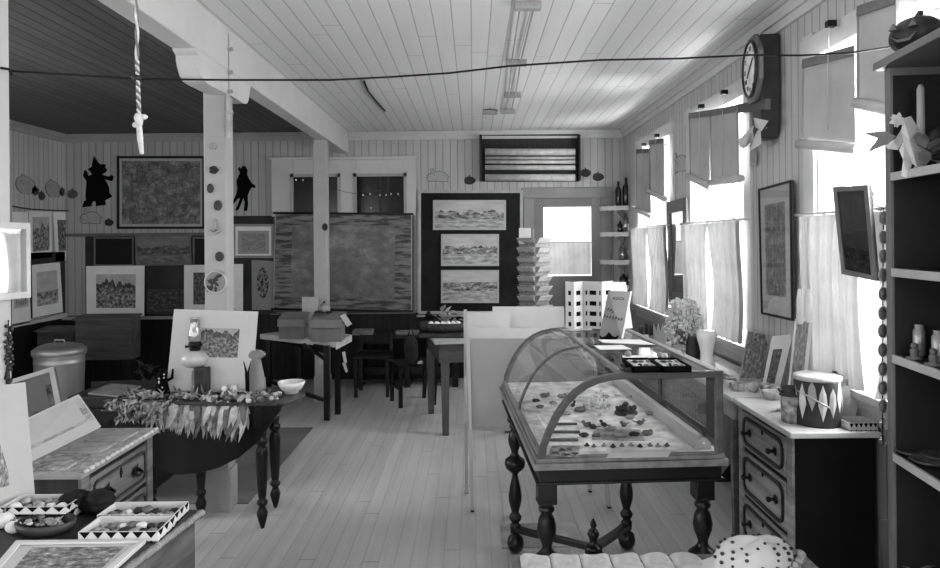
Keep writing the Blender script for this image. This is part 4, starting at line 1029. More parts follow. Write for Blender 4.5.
for z0, z1 in ((.57,.745),(.335,.55),(.075,.315)):
    d = O('drawer', box(BM(), CX-.013, CX+.003, CY0+.08, CY1-.08, z0, z1), chest_w, ch, bevel=.006)
    bm = BM(); ya, yb, za, zb = CY0+.10, CY1-.10, z0+.025, z1-.025; r = .03; loop = []
    for cy_, cz_, a0 in ((yb-r, zb-r, 0), (ya+r, zb-r, PI/2), (ya+r, za+r, PI), (yb-r, za+r, 1.5*PI)):
        for k in range(5): a = a0+k*PI/8; loop.append(V(CX+.004, cy_+r*math.cos(a), cz_+r*math.sin(a)))
    for a, b in zip(loop, loop[1:]+loop[:1]): bar(bm, a, b, .012, .01, up=V(1,0,0))
    O('panel_moulding', bm, plain('chest_moulding', .05, .4), d)
    for f in (.24, .76):
        y = CY0+.08+(CY1-CY0-.16)*f; zc_ = (z0+z1)/2; bm = BM()
        for a in range(5): leaf(bm, (CX+.006,y,zc_), (.5, math.cos(a*1.25), math.sin(a*1.25)), .035, .022, V(1,0,0), .3)
        tube(bm, [(CX+.004,y-.03,zc_),(CX+.03,y-.02,zc_-.012),(CX+.03,y+.02,zc_-.012),(CX+.004,y+.03,zc_)], .007, 8)
        O('carved_pull', bm, key, d)
    O('keyhole_plate', prism(BM(), [(-.012,0),(0,.022),(.012,0),(0,-.022)], .004, Matrix(((0,0,1,CX+.003),(1,0,0,(CY0+CY1)/2),(0,1,0,z1-.055),(0,0,0,1)))), key, d)
# ---- foreground table, left corner
TZ = .83
ft = T('foreground_table', 'worn dark wooden table in the lower left corner covered with trays', 'table', (-1.2, 2.0, 0))
pl = [(-.864,2.244),(-.953,1.55),(-1.505,1.55),(-1.505,2.30)]
worn = wood('worn_edge', .20, 'Y', .6, .5, 14)
O('tabletop', poly(BM(), pl, TZ-.022, TZ), wood('foreground_top', .05, 'X', .5, .5), ft, bevel=.005)
e = BM(); a, b = V(*pl[0], TZ-.011), V(*pl[1], TZ-.011)
for k in range(46):
    p = a.lerp(b, (k+.5)/46); ball(e, p+V(-.004,0,.003), .014, (.8,1.0,.8), 8, jit=.12)
O('carved_edge', e, worn, ft)
pi = [(-.884,2.22),(-.97,1.57),(-1.49,1.57),(-1.49,2.28)]
O('apron', poly(BM(), pi, TZ-.19, TZ-.022), wood('foreground_side', .09, 'Y', .5, .55, 9), ft)
for x, y in ((-.93,2.17),(-1.45,2.23),(-1.01,1.63),(-1.45,1.63)): O('leg', leg_sq(BM(), x, y, 0, TZ-.19, .06, .045), dark_wood_z, ft)
# ---- foreground table, lower right (only its far edge shows)
fr = T('near_table', 'pale-edged table at the bottom edge of the picture holding lace and a bonnet', 'table', (.55, 1.72, 0))
O('tabletop', box(BM(), .10, .93, 1.45, 2.0, .762, .785), mid_wood_x, fr, bevel=.004)
for x in (.14, .89):
    for y in (1.49, 1.96): O('leg', leg_sq(BM(), x, y, 0, .762, .05, .04), mid_wood, fr)
O('apron', box(BM(), .13, .90, 1.48, 1.97, .68, .762), mid_wood_x, fr)
# ---- table of boxes by the farther post
bt = T('box_table', 'dark slim table with a pale cloth and two boxes beside the farther post', 'table', P(303,380,7.0)*1.0+V(0,0,-P(303,380,7.0).z))
tz = .73
tp = [PZ(262,334,tz), PZ(336,342,tz), PZ(349,334.5,tz), PZ(300,329,tz)]
O('tabletop', poly(BM(), tp, tz-.03, tz-.006), dark_wood, bt)
cl = BM(); poly(cl, [tp[0]+V(-.02,0,0), tp[1]+V(.01,-.03,0), tp[2]+V(.03,0,0), tp[3]], tz-.006, tz)
poly(cl, [tp[0]+V(-.02,-.004,0), tp[1]+V(.01,-.034,0), tp[1]+V(.01,-.026,0), tp[0]+V(-.02,.004,0)], tz-.05, tz)
poly(cl, [tp[1]+V(.006,-.03,0), tp[2]+V(.03,0,0), tp[2]+V(.022,0,0), tp[1]+V(0,-.022,0)], tz-.07, tz)
O('cloth_cover', cl, plain('cover_cloth', .5, .8, .15, 8), bt)
for px, py in ((269,398),(327,420),(338,414),(300,398)):
    f = F(px, py); O('leg', bar(BM(), V(f.x,f.y,0), V(f.x,f.y,tz-.03), .05), ebony, bt)
bm = BM(); a, b = F(327,420), F(269,398); c = F(338,414)
bar(bm, V(a.x,a.y,.66), V(b.x,b.y,.66), .025, .07); O('apron', bm, ebony, bt)
O('brace', bar(BM(), V(a.x,a.y,.56), V(a.x-.25,a.y+.16,.69), .025), ebony, bt); O('foot_rail', bar(BM(), V(a.x,a.y,.18), V(b.x,b.y,.18), .03), ebony, bt)
ct = BM(); prism(ct, [(0,0),(.07,0),(.07,.2),(0,.2)], .004, Matrix(((1,0,0,P(319,365,6.75).x),(0,0,1,6.75),(0,1,0,P(319,365,6.75).z),(0,0,0,1))))
S('hanging_card', ct, mat_grey, 'pale grey card showing under the box table between its legs', 'card')
# ---- table with a basket, right of centre at the back
kt = T('work_table', 'small wooden table with a deep apron holding a dark basket, left of the print rack', 'table', (-.05, 6.45, 0))
kp = [(-.335,6.0),(.36,6.08),(.26,7.0),(-.49,6.92)]
O('tabletop', poly(BM(), kp, .79, .812), plain('work_top', .42, .6, .15, 6), kt, bevel=.004)
ki = [(-.30,6.03),(.33,6.11),(.23,6.97),(-.45,6.89)]
O('apron', poly(BM(), ki, .63, .79), wood('work_apron', .07, 'X', .5, .4), kt)
for x, y in ((-.25,6.09),(.29,6.15),(.19,6.93),(-.42,6.85)): O('leg', leg_sq(BM(), x, y, 0, .63, .075, .055), wood('work_leg%d' % (y*100), .09, 'Z', .5, .4), kt)
# ---- old desks along the walls
def desk(label, q0, q1, d, ztop, zbot, dep, lid=.0):
    a, b = P(q0, 330, d), P(q1, 330, d); t = T('school_desk', label, 'desk', ((a.x+b.x)/2, d+dep/2, 0))
    bm = BM(); hexa(bm, [V(a.x,d,zbot),V(b.x,d,zbot),V(b.x,d+dep,zbot),V(a.x,d+dep,zbot),V(a.x,d,ztop-lid),V(b.x,d,ztop-lid),V(b.x,d+dep,ztop),V(a.x,d+dep,ztop)])
    O('desk_box', bm, wood('desk_'+label[:6], .10, 'X', .5, .4), t, bevel=.004)
    bm = BM(); hexa(bm, [V(a.x-.02,d-.03,ztop-lid),V(b.x+.02,d-.03,ztop-lid),V(b.x+.02,d+dep,ztop),V(a.x-.02,d+dep,ztop),V(a.x-.02,d-.03,ztop-lid+.02),V(b.x+.02,d-.03,ztop-lid+.02),V(b.x+.02,d+dep,ztop+.02),V(a.x-.02,d+dep,ztop+.02)])
    O('desk_lid', bm, wood('desklid_'+label[:6], .13, 'X', .45, .4), t, bevel=.004)
    for x in (a.x+.03, b.x-.03):
        for y in (d+.03, d+dep-.03): O('leg', leg_sq(BM(), x, y, 0, zbot, .045), dark_wood_z, t)
    return t
desk('brown wooden desk with a slanted lid behind the metal bin, below the mountain print', 75, 131, 7.6, .88, .42, .22, .03)
desk('dark low desk between the left wall and the metal bin', 37, 74, 7.9, .72, .46, .22, .03)
bn = T('wall_bench', 'long dark bench against the back wall under the chalk tray', 'bench', (P(400,350,8.2).x, 8.3, 0))
xa, xb = P(352,333,8.1).x, P(462,333,8.1).x
O('seat', box(BM(), xa, xb, 8.0, 8.5, .57, .605), dark_wood, bn, bevel=.004)
for x in (xa+.08, (xa+xb)/2, xb-.08): O('end_support', box(BM(), x-.03, x+.03, 8.05, 8.46, 0, .57), dark_wood_z, bn)
O('rail', box(BM(), xa+.05, xb-.05, 8.24, 8.27, .12, .2), dark_wood, bn)
# chairs half hidden in the gloom
def chair(label, px, py, d, rz, seat=.44, back=.82, m=None):
    p = F(px, py) if d is None else P(px, py, d); R = Matrix.Translation((p.x, p.y, 0)) @ Matrix.Rotation(rz, 4, 'Z')
    t = T('wooden_chair', label, 'chair', (p.x, p.y, 0)); m = m or dark_wood_z
    O('seat', box(BM(), -.2, .2, -.2, .2, seat-.03, seat), m, t, M=R, bevel=.006)
    for x in (-.17, .17):
        O('leg', leg_sq(BM(), x, -.17, 0, seat-.03, .035), m, t, M=R)
        O('leg', bar(BM(), V(x,.18,0), V(x,.24,back), .035), m, t, M=R)
    for z in (back-.1, back-.25): O('back_slat', box(BM(), -.16, .16, .20, .225, z, z+.08), m, t, M=R)
    O('stretcher', bar(BM(), V(-.17,-.17,.18), V(.17,-.17,.18), .022), m, t, M=R)
    return t
chair('dark wooden chair under the chalk tray, its back to the wall', 374, 395, 7.75, 0, .44, .62)
chair('dark wooden chair with a bag on its back, left of the basket table', 412, 375, 7.3, -1.2, .43, .92)
chair('dark wooden chair behind the table of boxes', 250, 380, 7.75, PI/2, .45, .93, wood('chair_brown', .06, 'Z', .5, .4))
# ---- standing print bin with white mats
pb_ = T('print_bin', 'folding print bin with a grey front panel and thin legs, left of the glass case', 'print bin', (P(520,513,4.4).x, 4.4, 0))
q = [P(466,339,4.36), P(592,339,4.36), P(592,431,4.36), P(468,428,4.36)]
O('front_panel', plate(BM(), q, .012), plain('bin_grey', .34, .75, .04, 3), pb_)
O('back_panel', plate(BM(), [x+V(0,.26,.06) for x in q], .012), plain('bin_grey_back', .34, .75, .04, 3), pb_)
legm = plain('bin_leg_pale', .45, .5, .1, 6)
for a, b in (((465.5,310,4.40),(466.5,494,4.66)), ((468,338,4.37),(472.5,513,4.34)), ((592,339,4.37),(609,510,4.38)), ((592,320,4.62),(590,494,4.66))):
    A0, B0 = P(*a), P(*b); B0.z = 0.01
    lg = O('leg', bar(BM(), A0, B0, .02, .028), legm, pb_); O('foot_cap', bar(BM(), B0, B0+V(0,0,.02)-V(0,0,.03)*.3, .024, .03), iron, lg)
O('bottom_rail', bar(BM(), q[3]+V(0,.02,0), q[2]+V(0,.02,0), .02, .03), legm, pb_)
O('bin_floor', box(BM(), q[3].x, q[2].x, 4.37, 4.62, q[3].z, q[3].z+.012), legm, pb_)
GMB = 'mats in the print bin'
zb = q[3].z+.013
def mat_in(label, x0, x1, y, d, m=mat_white):
    a, b = P(x0,y,d), P(x1,y,d)
    S('mat_board', plate(BM(), [a, b, V(b.x, d-.04, zb), V(a.x, d-.04, zb)], .004), m, label, 'mat board', GMB)
mat_in('tall white mat at the left end of the print bin', 463.5, 510, 312, 4.50)
mat_in('largest white mat at the back right of the print bin', 492.5, 564, 306.5, 4.56)
mat_in('low white mat right behind the grey front panel of the print bin', 466, 548, 328, 4.44)
# ---- dark trunk and folder behind the drop-leaf table
tr = T('trunk', 'dark trunk left of the drop-leaf table with a grey folder on it', 'trunk', (P(100,395,4.7).x-.05, 4.85, 0))
ta = PZ(86,397,.68); tb_ = PZ(140,397,.68)
O('trunk_body', box(BM(), ta.x-.12, tb_.x, ta.y+.02, ta.y+.55, 0, .60), plain('trunk_dark', .02, .5, .3, 5), tr, bevel=.008)
O('trunk_lid', box(BM(), ta.x-.135, tb_.x+.012, ta.y+.01, ta.y+.56, .60, .68), plain('trunk_lid_dark', .03, .45, .3, 5), tr, bevel=.012)
S('folder', poly(BM(), [PZ(88,394,.685), PZ(118,397,.685), PZ(141,387,.685), PZ(111,384.5,.685)], .682, .694), plain('folder_grey', .22, .7, .15, 8), 'flat grey folder lying on the dark trunk', 'folder')
# ---- low side table behind the chest carrying the tilted dark picture
lt = T('low_stand', 'low dark stand behind the carved chest', 'stand', (-2.35, 3.75, 0))
O('stand_top', box(BM(), -2.75, -2.02, 3.5, 4.0, .70, .725), dark_wood, lt)
for x in (-2.71, -2.06):
    for y in (3.54, 3.96): O('leg', leg_sq(BM(), x, y, 0, .70, .045), dark_wood_z, lt)
q = [P(-8,386,3.78), P(54,367,3.78), P(63,414,3.66), P(-2,430,3.66)]
picture('tilted_picture', 'dark picture in a pale frame leaning at a tilt behind the carved chest', 'framed picture', q, plain('tilt_back', .02, .5), art('field', .008, .14, 3.3, .7), (.05,.06,.05,.06), .014, plain('tilt_frame', .34, .5), .026, .02)
# ---- galvanised bin
c = F(59,440); cp = P(59.5,346,6.4); bz_ = cp.z-.03
gb = T('metal_bin', 'grey galvanised metal bin with a ridged lid and handle', 'bin', (cp.x, cp.y, 0))
O('bin_body', lathe(BM(), [(0.180,0),(0.184,.02),(0.205,bz_-.12),(0.211,bz_-.11),(0.205,bz_-.10),(0.207,bz_-.06),(0.212,bz_-.05),(0.207,bz_-.04),(0.207,bz_)], (cp.x,cp.y,0), 32), metal_grey, gb)
O('lid', lathe(BM(), [(0.221,bz_-.045),(0.222,bz_),(0.211,bz_+.01),(0.180,bz_+.035),(0.176,bz_+.03),(0.135,bz_+.05),(0.018,bz_+.06)], (cp.x,cp.y,0), 32), metal_grey, gb)
O('lid_handle', tube(BM(), [(cp.x-.05,cp.y,bz_+.055),(cp.x-.04,cp.y,bz_+.085),(cp.x+.04,cp.y,bz_+.085),(cp.x+.05,cp.y,bz_+.055)], .008, 8), metal_grey, gb)
# ---- mat on the floor
S('floor_mat', poly(BM(), [(-1.455,6.35),(-1.455,4.52),(-3.1,4.52),(-3.1,6.35)], .001, .006), plain('floor_mat_grey', .20, .8, .15, 3), 'large dark grey mat lying on the floor left of the posts', 'floor mat')
S('plastic_wrapped_print', poly(BM(), [F(500,525), F(574,523), F(586,547), F(502,549)], .001, .006), [plain('wrapped', .38, .25, .2, 12, spec=.6)], 'pale plastic-wrapped print lying on the floor under the glass case', 'print')
# ================================================================== things on the furniture
ORD = ['first','second','third','fourth','fifth','sixth','seventh','eighth','ninth','tenth','eleventh','twelfth','thirteenth','fourteenth','fifteenth','sixteenth']
pale = plain('pale_thing', .6, .5, .1, 12); grey_t = plain('grey_thing', .28, .5, .25, 12); dark_t = plain('dark_thing', .04, .5, .4, 14)
mid_t = plain('mid_thing', .14, .5, .4, 14); mottled = plain('mottled_thing', .30, .5, .7, 30)
card_m = plain('card_white', .52, .7, .05, 6)
def blob(bm, c, r, n=5, flat=.6, mi=0):
    for k in range(n):
        ball(bm, Vector(c)+V(random.uniform(-1,1)*r*.6, random.uniform(-1,1)*r*.5, abs(random.gauss(0,.3))*r+r*flat*.4), r*random.uniform(.4,.6), (1,1,flat), 8, mi, jit=.08)
    return bm
# ------------------------------------------------ on top of the glass case
ZT = 1.1935
def tray_black(label, x0, x1):
    a = PZ(x0,372.5,ZT); b = PZ(x1,372.5,ZT); y0, y1 = a.y, a.y+.19; t = T('jewellery_tray', label, 'tray', ((a.x+b.x)/2, y0+.09, ZT), 'black trays on the glass case')
    bm = box(BM(), a.x, b.x, y0, y1, ZT, ZT+.004)
    for q_ in ((a.x,b.x,y0,y0+.005),(a.x,b.x,y1-.005,y1),(a.x,a.x+.005,y0,y1),(b.x-.005,b.x,y0,y1)): box(bm, *q_, ZT, ZT+.022)
    O('tray_body', bm, black, t); O('lining', box(BM(), a.x+.005, b.x-.005, y0+.005, y1-.005, ZT+.004, ZT+.014), plain('tray_lining', .40, .8, .3, 40), t)
    return a.x, b.x, y0, y1
for w, (x0, x1) in (('left', (633,661.5)), ('right', (662.5,692))):
    xa, xb, y0, y1 = tray_black(w+' black tray of small jewellery on top of the glass case', x0, x1)
    for k in range(8):
        i, j = k % 4, k//4; c = V(xa+(xb-xa)*(.16+.225*i), y0+.05+.085*j, ZT+.0135)
        bm = BM(); 
        if k % 3 == 0: lathe(bm, [(.009,0),(.011,.003),(.007,.006),(.003,.008)], c, 12)
        elif k % 3 == 1: blob(bm, c, .010, 4)
        else:
            pts = [c+V(.010*math.cos(a), .014*math.sin(a), .003) for a in [k2*PI/5 for k2 in range(11)]]; tube(bm, pts, .0025, 6, cap=False)
        S('jewellery_piece', bm, [pale, dark_t, mid_t, grey_t][k % 4], '%s small piece from the left in the %s row of the %s black tray' % (ORD[i], ['front','back'][j], w), 'jewellery', 'jewellery in the black trays')
for lab, x, y, r, m in (('dark egg-shaped stone on the glass case by the top rail, farthest back', 590.5, 346, .018, mid_t), ('small dark stone on the glass case, left of the black trays', 612, 361, .012, dark_t), ('pale pebble on the glass case behind the black trays', 628, 357, .014, grey_t), ('small dark pebble just left of the black trays', 622.5, 367, .009, dark_t), ('grey pebble behind the right black tray', 660, 358, .014, grey_t), ('small pale pebble behind the right black tray, right one', 664.5, 358.5, .012, pale)):
    c = PZ(x, y, ZT); S('stone', ball(BM(), c+V(0,0,r*.9), r, (1,1,1.0), 10, jit=.05), m, lab, 'stone', 'loose stones on the glass case')
bm = BM(); a = PZ(627,371,ZT); box(bm, a.x-.02, a.x+.02, a.y, a.y+.03, ZT, ZT+.008); S('matchbox', bm, dark_t, 'small flat dark box just left of the black trays', 'box', bevel=.002)
for lab, q_ in (('pale folded paper lying at the middle of the glass case top', ((600,350),(632,349.5),(622,345.5),(594,346))), ('pale sheet lying by the sign card on the glass case', ((603,343),(655,345),(640,340),(598,340))), ('printed slip behind the black trays on the glass case', ((625,361),(656,360),(655,355.5),(622,356)))):
    S('paper_slip', poly(BM(), [PZ(x,y,ZT) for x, y in q_], ZT, ZT+.0025), paper, lab, 'paper', 'paper slips on the glass case')
# folded white card screen with little dark windows
hs = T('card_house', 'white folded card tower with rows of dark windows on the glass case', 'card model', PZ(588,327,ZT))
hx = [(565.5,3.86),(574,3.80),(583,3.86),(602,3.80),(613,3.88)]
zt_, zb_ = P(585,281.5,3.83).z, ZT
bm = BM(); wn_ = BM(); panes = []
for (xa, da), (xb, db) in zip(hx, hx[1:]):
    a, b = P(xa,300,da), P(xb,300,db)
    q = [V(a.x,a.y,zt_), V(b.x,b.y,zt_), V(b.x,b.y,zb_), V(a.x,a.y,zb_)]; O('card_panel', plate(BM(), q, .003), card_m, hs); panes.append(q)
for pi, cols in ((0,((.35,.65),)), (1,((.25,.7),)), (2,((.14,.22),(.36,.70),(.86,.93))), (3,((.35,.75),))):
    q = panes[pi]; pn = [o for o in hs.children][pi]
    for yy in (292.5,303,313,323):
        v = (yy-281.5)/(327.5-281.5)
        for u0, u1 in cols: O('window', plate(BM(), inset(q, u0, v-.045, 1-u1, 1-v-.045, off=.0006), .0006), black, pn)

S('card_panel_back', plate(BM(), [P(612,282,3.95), P(626,282,4.0), V(P(626,282,4.0).x, 3.84, ZT), V(P(612,282,3.95).x, 3.80, ZT)], .003), card_m, 'small white card standing behind the sign card, by the card tower', 'card')
# the sign card
q = [P(608.5,291,3.62), P(630.5,291.6,3.62), PZ(621.5,339,ZT), PZ(599,338,ZT)]
sg = T('sign_card', 'grey sign card with lettering and a thick pale edge, leaning back on the glass case', 'sign', (q[2]+q[3])/2)
O('card_face', plate(BM(), q, .003), plain('sign_grey', .20, .7, .06, 6), sg)
q2 = [q[1], q[1]+V(.016,.03,0), q[2]+V(.016,.03,0), q[2]]; O('card_edge', plate(BM(), q2, .002), card_m, sg)
MQ = frame_mat(q); wq = (q[1]-q[0]).length; hq = (q[0]-q[3]).length
ink = plain('sign_ink', .035, .7)
text_part('lettering', 'ROCK', .022, MQ @ Matrix.Translation((wq*.36, hq*.80, .001)), ink, sg)
for (u0, v0, ang, hts) in ((.16,.58,-.55,(.016,.02,.012)), (.06,.42,-.18,(.02,.015,.02,.017,.021,.014,.018))):
    bm = BM()
    for k, hh in enumerate(hts):          # lettering too blurred to read: brush strokes only
        x = k*.0145; prism(bm, [(x,0),(x+.004,0),(x+.0065,hh),(x+.0025,hh)], .0008); prism(bm, [(x+.003,hh*.4),(x+.011,hh*.5),(x+.011,hh*.68),(x+.003,hh*.58)], .0008)
    O('lettering', bm, ink, sg, M=MQ @ Matrix.Translation((wq*u0, hq*v0, .0006)) @ Matrix.Rotation(ang, 4, 'Z'))
c = PZ(609,339.5,ZT); bm = BM()
tube(bm, [c+V(-.045,0,.018), c+V(-.035,0,.005), c+V(-.012,0,.012), c+V(0,0,.03), c+V(.012,0,.012), c+V(.035,0,.005), c+V(.045,0,.018)], [.004,.007,.007,.007,.007,.007,.004], 8)
ball(bm, c+V(0,0,.012), .012, (1.6,.6,1), 8); box(bm, c.x-.04, c.x+.04, c.y-.006, c.y+.006, c.z, c.z+.005)
S('iron_scroll', bm, black, 'small black scroll-shaped iron ornament in front of the sign card', 'ornament')
# ------------------------------------------------ inside the glass case
ZF = .8935
c = PZ(626,414,ZF); bm = BM()
for k in range(34):
    a = random.random()*2*PI; r = random.uniform(.02,.042); ball(bm, c+V(r*math.cos(a), r*math.sin(a)*.8, random.uniform(.006,.03)), random.uniform(.008,.013), seg=6, jit=.15)
tube(bm, [c+V(.045*math.cos(k*PI/8), .036*math.sin(k*PI/8), .006) for k in range(17)], .008, 6)
ball(bm, c+V(0,0,.045), .014, (1,1,.8), 8)
S('nest', bm, dark_t, 'dark bumpy nest-like basket in the middle of the glass case', 'nest')
def carved_bird(c, s, m, label, rz):
    R = Matrix.Translation(c) @ Matrix.Rotation(rz, 4, 'Z') @ Matrix.Scale(s, 4)
    bm = ball(BM(), (0,0,.35), .4, (1.4,.75,.8), 10); ball(bm, (.5,0,.72), .24, seg=8)
    hexa(bm, [V(-.4,-.1,.3),V(-.4,.1,.3),V(-1.1,.16,.42),V(-1.1,-.16,.42),V(-.4,-.1,.42),V(-.4,.1,.42),V(-1.1,.16,.48),V(-1.1,-.16,.48)])
    prism(bm, [(.7,-.06),(.95,0),(.7,.06)], .08, Matrix.Translation((0,0,.68))); bm.transform(R)
    S('carved_bird', bm, m, label, 'figurine', 'small carved birds in the glass case')
for k, (x, y, m) in enumerate(((573,407,dark_t),(587,427,mid_t),(593,429,dark_t),(604,427,dark_t),(624,427,mid_t),(640,425,mid_t),(632,428,pale))):
    carved_bird(PZ(x,y,ZF), .030, m, '%s carved bird from the left in the glass case' % ORD[k], random.uniform(-3,3))
for k, (x, y) in enumerate(((587,446),(594,447),(604,446),(613,447),(622,446.5),(631,446),(640,447),(650,446),(658,446.5),(667,446))):
    c = PZ(x, y, ZF); bm = lathe(BM(), [(.008,0),(.011,.003),(.006,.007)], c, 10); ball(bm, c+V(0,0,.009), .005, (1,1,.8), 6)
    S('brooch', bm, [dark_t, mid_t, grey_t][k % 3], '%s brooch from the left in the row along the near edge of the glass case' % ORD[k], 'brooch', 'row of brooches in the glass case')
for lab, x0, x1, y, v in (('farthest of three flat wooden strips at the left inside the glass case', 551, 577, 425, .10), ('middle one of three flat wooden strips at the left inside the glass case', 550, 580, 433, .09), ('nearest of three flat wooden strips at the left inside the glass case', 548, 578, 441, .12)):
    a, b = PZ(x0,y,ZF), PZ(x1,y,ZF); S('wooden_strip', bar(BM(), a+V(0,0,.005), b+V(0,0,.005), .014, .008), plain('strip%d' % y, v, .5, .3, 20), lab, 'strip', 'wooden strips in the glass case')
for lab, q_ in (('pale card inside the glass case under the farthest wooden strip', ((546,424),(558,424),(560,419),(549,419))), ('printed sheet at the near left inside the glass case', ((548,456),(578,457),(580,446),(552,446))), ('wide pale sheet along the near edge inside the glass case', ((606,458),(668,457),(672,450),(612,450))), ('grey sheet inside the glass case under the row of birds', ((592,440),(645,441),(640,430),(594,429)))):
    S('case_card', poly(BM(), [PZ(x,y,ZF) for x, y in q_], ZF, ZF+.002), [card_m, mottled, card_m, plain('card_grey', .32, .7, .3, 30)][len(bpy.data.objects) % 4], lab, 'card', 'cards inside the glass case')
for k, (x, y) in enumerate(((562,450),(570,449),(566,455),(556,453),(575,454))):
    c = PZ(x,y,ZF+.002); S('arrowhead', prism(BM(), [(-.011,-.008),(0,.014),(.011,-.008),(0,-.004)], .004, Matrix.Translation(c) @ Matrix.Rotation(k*1.3, 4, 'Z')), [dark_t, mid_t][k % 2], '%s stone arrowhead on the printed sheet in the glass case' % ['left back','right back','front middle','far left','far right'][k], 'arrowhead', 'arrowheads in the glass case')
bm = BM()
for k in range(60):
    c = PZ(598+random.gauss(0,7), 404+random.gauss(0,5), ZF); ball(bm, c+V(0,0,.006), random.uniform(.005,.008), seg=6)
o = S('bead_heap', bm, plain('bead_pale', .6, .2, .5, 60, spec=.6), 'glittering heap of pale beads inside the glass case left of the nest', 'beads'); o['kind'] = 'stuff'
for k, (x, y) in enumerate(((606,398),(618,396),(634,398),(648,403),(556,413),(540,408),(650,415))):
    c = PZ(x,y,ZF); S('shell', ball(BM(), c+V(0,0,.008), .016, (1.2,.8,.5), 8, jit=.1), [grey_t, pale, mid_t][k % 3], '%s shell inside the glass case' % ['small grey', 'pale', 'dark', 'grey right-hand', 'pale left-hand', 'far left', 'far right'][k], 'shell', 'shells in the glass case')
for k, (x, y) in enumerate(((536,402),(545,397),(553,404),(562,398),(571,400),(580,412),(566,415),(552,428),(584,437),(596,437),(609,436),(620,437),(634,436),(647,435),(611,431),(630,419))):
    c = PZ(x, y, ZF); r = random.uniform(.012,.02); bm = ball(BM(), c+V(0,0,r*.6), r, (1.5,.9,.6), 8, jit=.15)
    if k % 2: ball(bm, c+V(r*.9,0,r*.9), r*.55, seg=7)
    S('curio', bm, [dark_t, mid_t, mottled, grey_t][k % 4], '%s small curio counted from the far left inside the glass case' % ORD[k], 'curio', 'curios scattered inside the glass case')
# ------------------------------------------------ dresser top
c = V(P(817.5,410,3.33).x, 3.33, DZ+.0005); H, R_ = .232, .103
pl_ = T('painted_pail', 'dark lidded pail covered with pale painted leaf shapes on the dresser', 'pail', c)
O('pail_body', lathe(BM(), [(R_*.97,0),(R_*.99,.012),(R_*.99,H-.03),(R_,H-.02),(R_,H-.012)], c, 32), plain('pail_dark', .05, .4, .3, 8), pl_)
O('pail_lid', lathe(BM(), [(R_*1.02,H-.022),(R_*1.03,H-.004),(R_*.9,H),(.01,H+.004)], c, 32), plain('pail_lid', .5, .4, .1, 8), pl_)
lf = [plain('pail_leaf_pale', .55, .5, .15, 20), plain('pail_leaf_grey', .34, .5, .2, 20)]
for k in range(14):
    a0 = k*2*PI/14; tall = .07 if k % 2 else .085; zc_ = .125+(.02 if k % 3 == 0 else -.01); bm = BM(); g = []
    for i, (da, dz) in enumerate(((0,-tall),(.20,-.01),(.14,.04),(0,tall),(-.14,.04),(-.20,-.01))):
        g.append(bm.verts.new(c+V((R_*.995+.001)*math.cos(a0+da), (R_*.995+.001)*math.sin(a0+da), zc_+dz)))
    m = bm.verts.new(c+V((R_+.004)*math.cos(a0), (R_+.004)*math.sin(a0), zc_))
    for i in range(6): bm.faces.new((g[i], g[(i+1)%6], m))
    O('painted_leaf', bm, lf[k % 2], pl_)
a = P(797,400,3.19); O('handle_wire', tube(BM(), [c+V(-.105,-.0,.16), c+V(-.08,-.085,.145), c+V(-.03,-.112,.115), c+V(0,-.116,.10)], .004, 6), metal_grey, pl_)
c = V(P(790,405,3.36).x, 3.36, DZ)
jr = T('patterned_jar', 'small patterned jar with a cloth cap left of the painted pail', 'jar', c)
O('jar_body', lathe(BM(), [(.033,0),(.04,.01),(.042,.11),(.034,.135),(.03,.14)], c, 20), mottled, jr)
O('cloth_cap', lathe(BM(), [(.05,.128),(.046,.135),(.036,.145),(.036,.165),(.02,.172)], c, 14), dark_t, jr)
O('side_handle', tube(BM(), [c+V(-.03,0,.14), c+V(-.05,0,.15), c+V(-.055,0,.16)], .005, 6), dark_t, jr)
def pin_dish(label, px, py, r, h, m, d=None):
    c = PZ(px, py, DZ); bm = lathe(BM(), [(r*.7,0),(r*.9,h*.6),(r,h),(r*.94,h),(r*.8,h*.5),(r*.5,h*.25),(.002,h*.2)], c, 20); return S('dish', bm, m, label, 'dish')
pin_dish('pale shell-edged dish on the dresser left of the patterned jar', 772, 399, .055, .045, plain('dish_pale', .5, .5, .25, 30))
c = PZ(772,395,DZ)
for k in range(6): S('dish_shell', ball(BM(), c+V(random.uniform(-.03,.03), random.uniform(-.02,.02), .045), .012, (1.2,1,.7), 8, jit=.1), [pale, mottled][k % 2], '%s small shell heaped in the pale dish on the dresser' % ORD[k], 'shell', 'shells in the pale dish')
pts = []
bm = BM(); c = PZ(781,411,DZ)
for k in range(9): leaf(bm, c+V(random.uniform(-.04,.03),random.uniform(-.02,.02),.004), (random.uniform(-1,1),random.uniform(-1,.4),.5), .05, .022, V(0,0,1), .4)
S('paper_flower', bm, card_m, 'small white crumpled paper flower at the front edge of the dresser', 'paper flower')
for k, (x, y, r) in enumerate(((752.5,392,.028),(765,391,.027))):
    c = PZ(x, y, .80); Mx = Matrix.Translation(c+V(0,0,r)) @ Matrix.Rotation(.5, 4, 'Z') @ Matrix.Rotation(PI/2, 4, 'X')
    bm = lathe(BM(), [(r*.55,-.016),(r,-.016),(r,.016),(r*.55,.016)], (0,0,0), 22); bm.transform(Mx)
    S('ribbon_spool', bm, plain('spool%d' % k, .45, .5, .2, 20), ['left','right'][k]+' of two ribbon spools standing on the window table near the leaning prints', 'spool', 'ribbon spools')
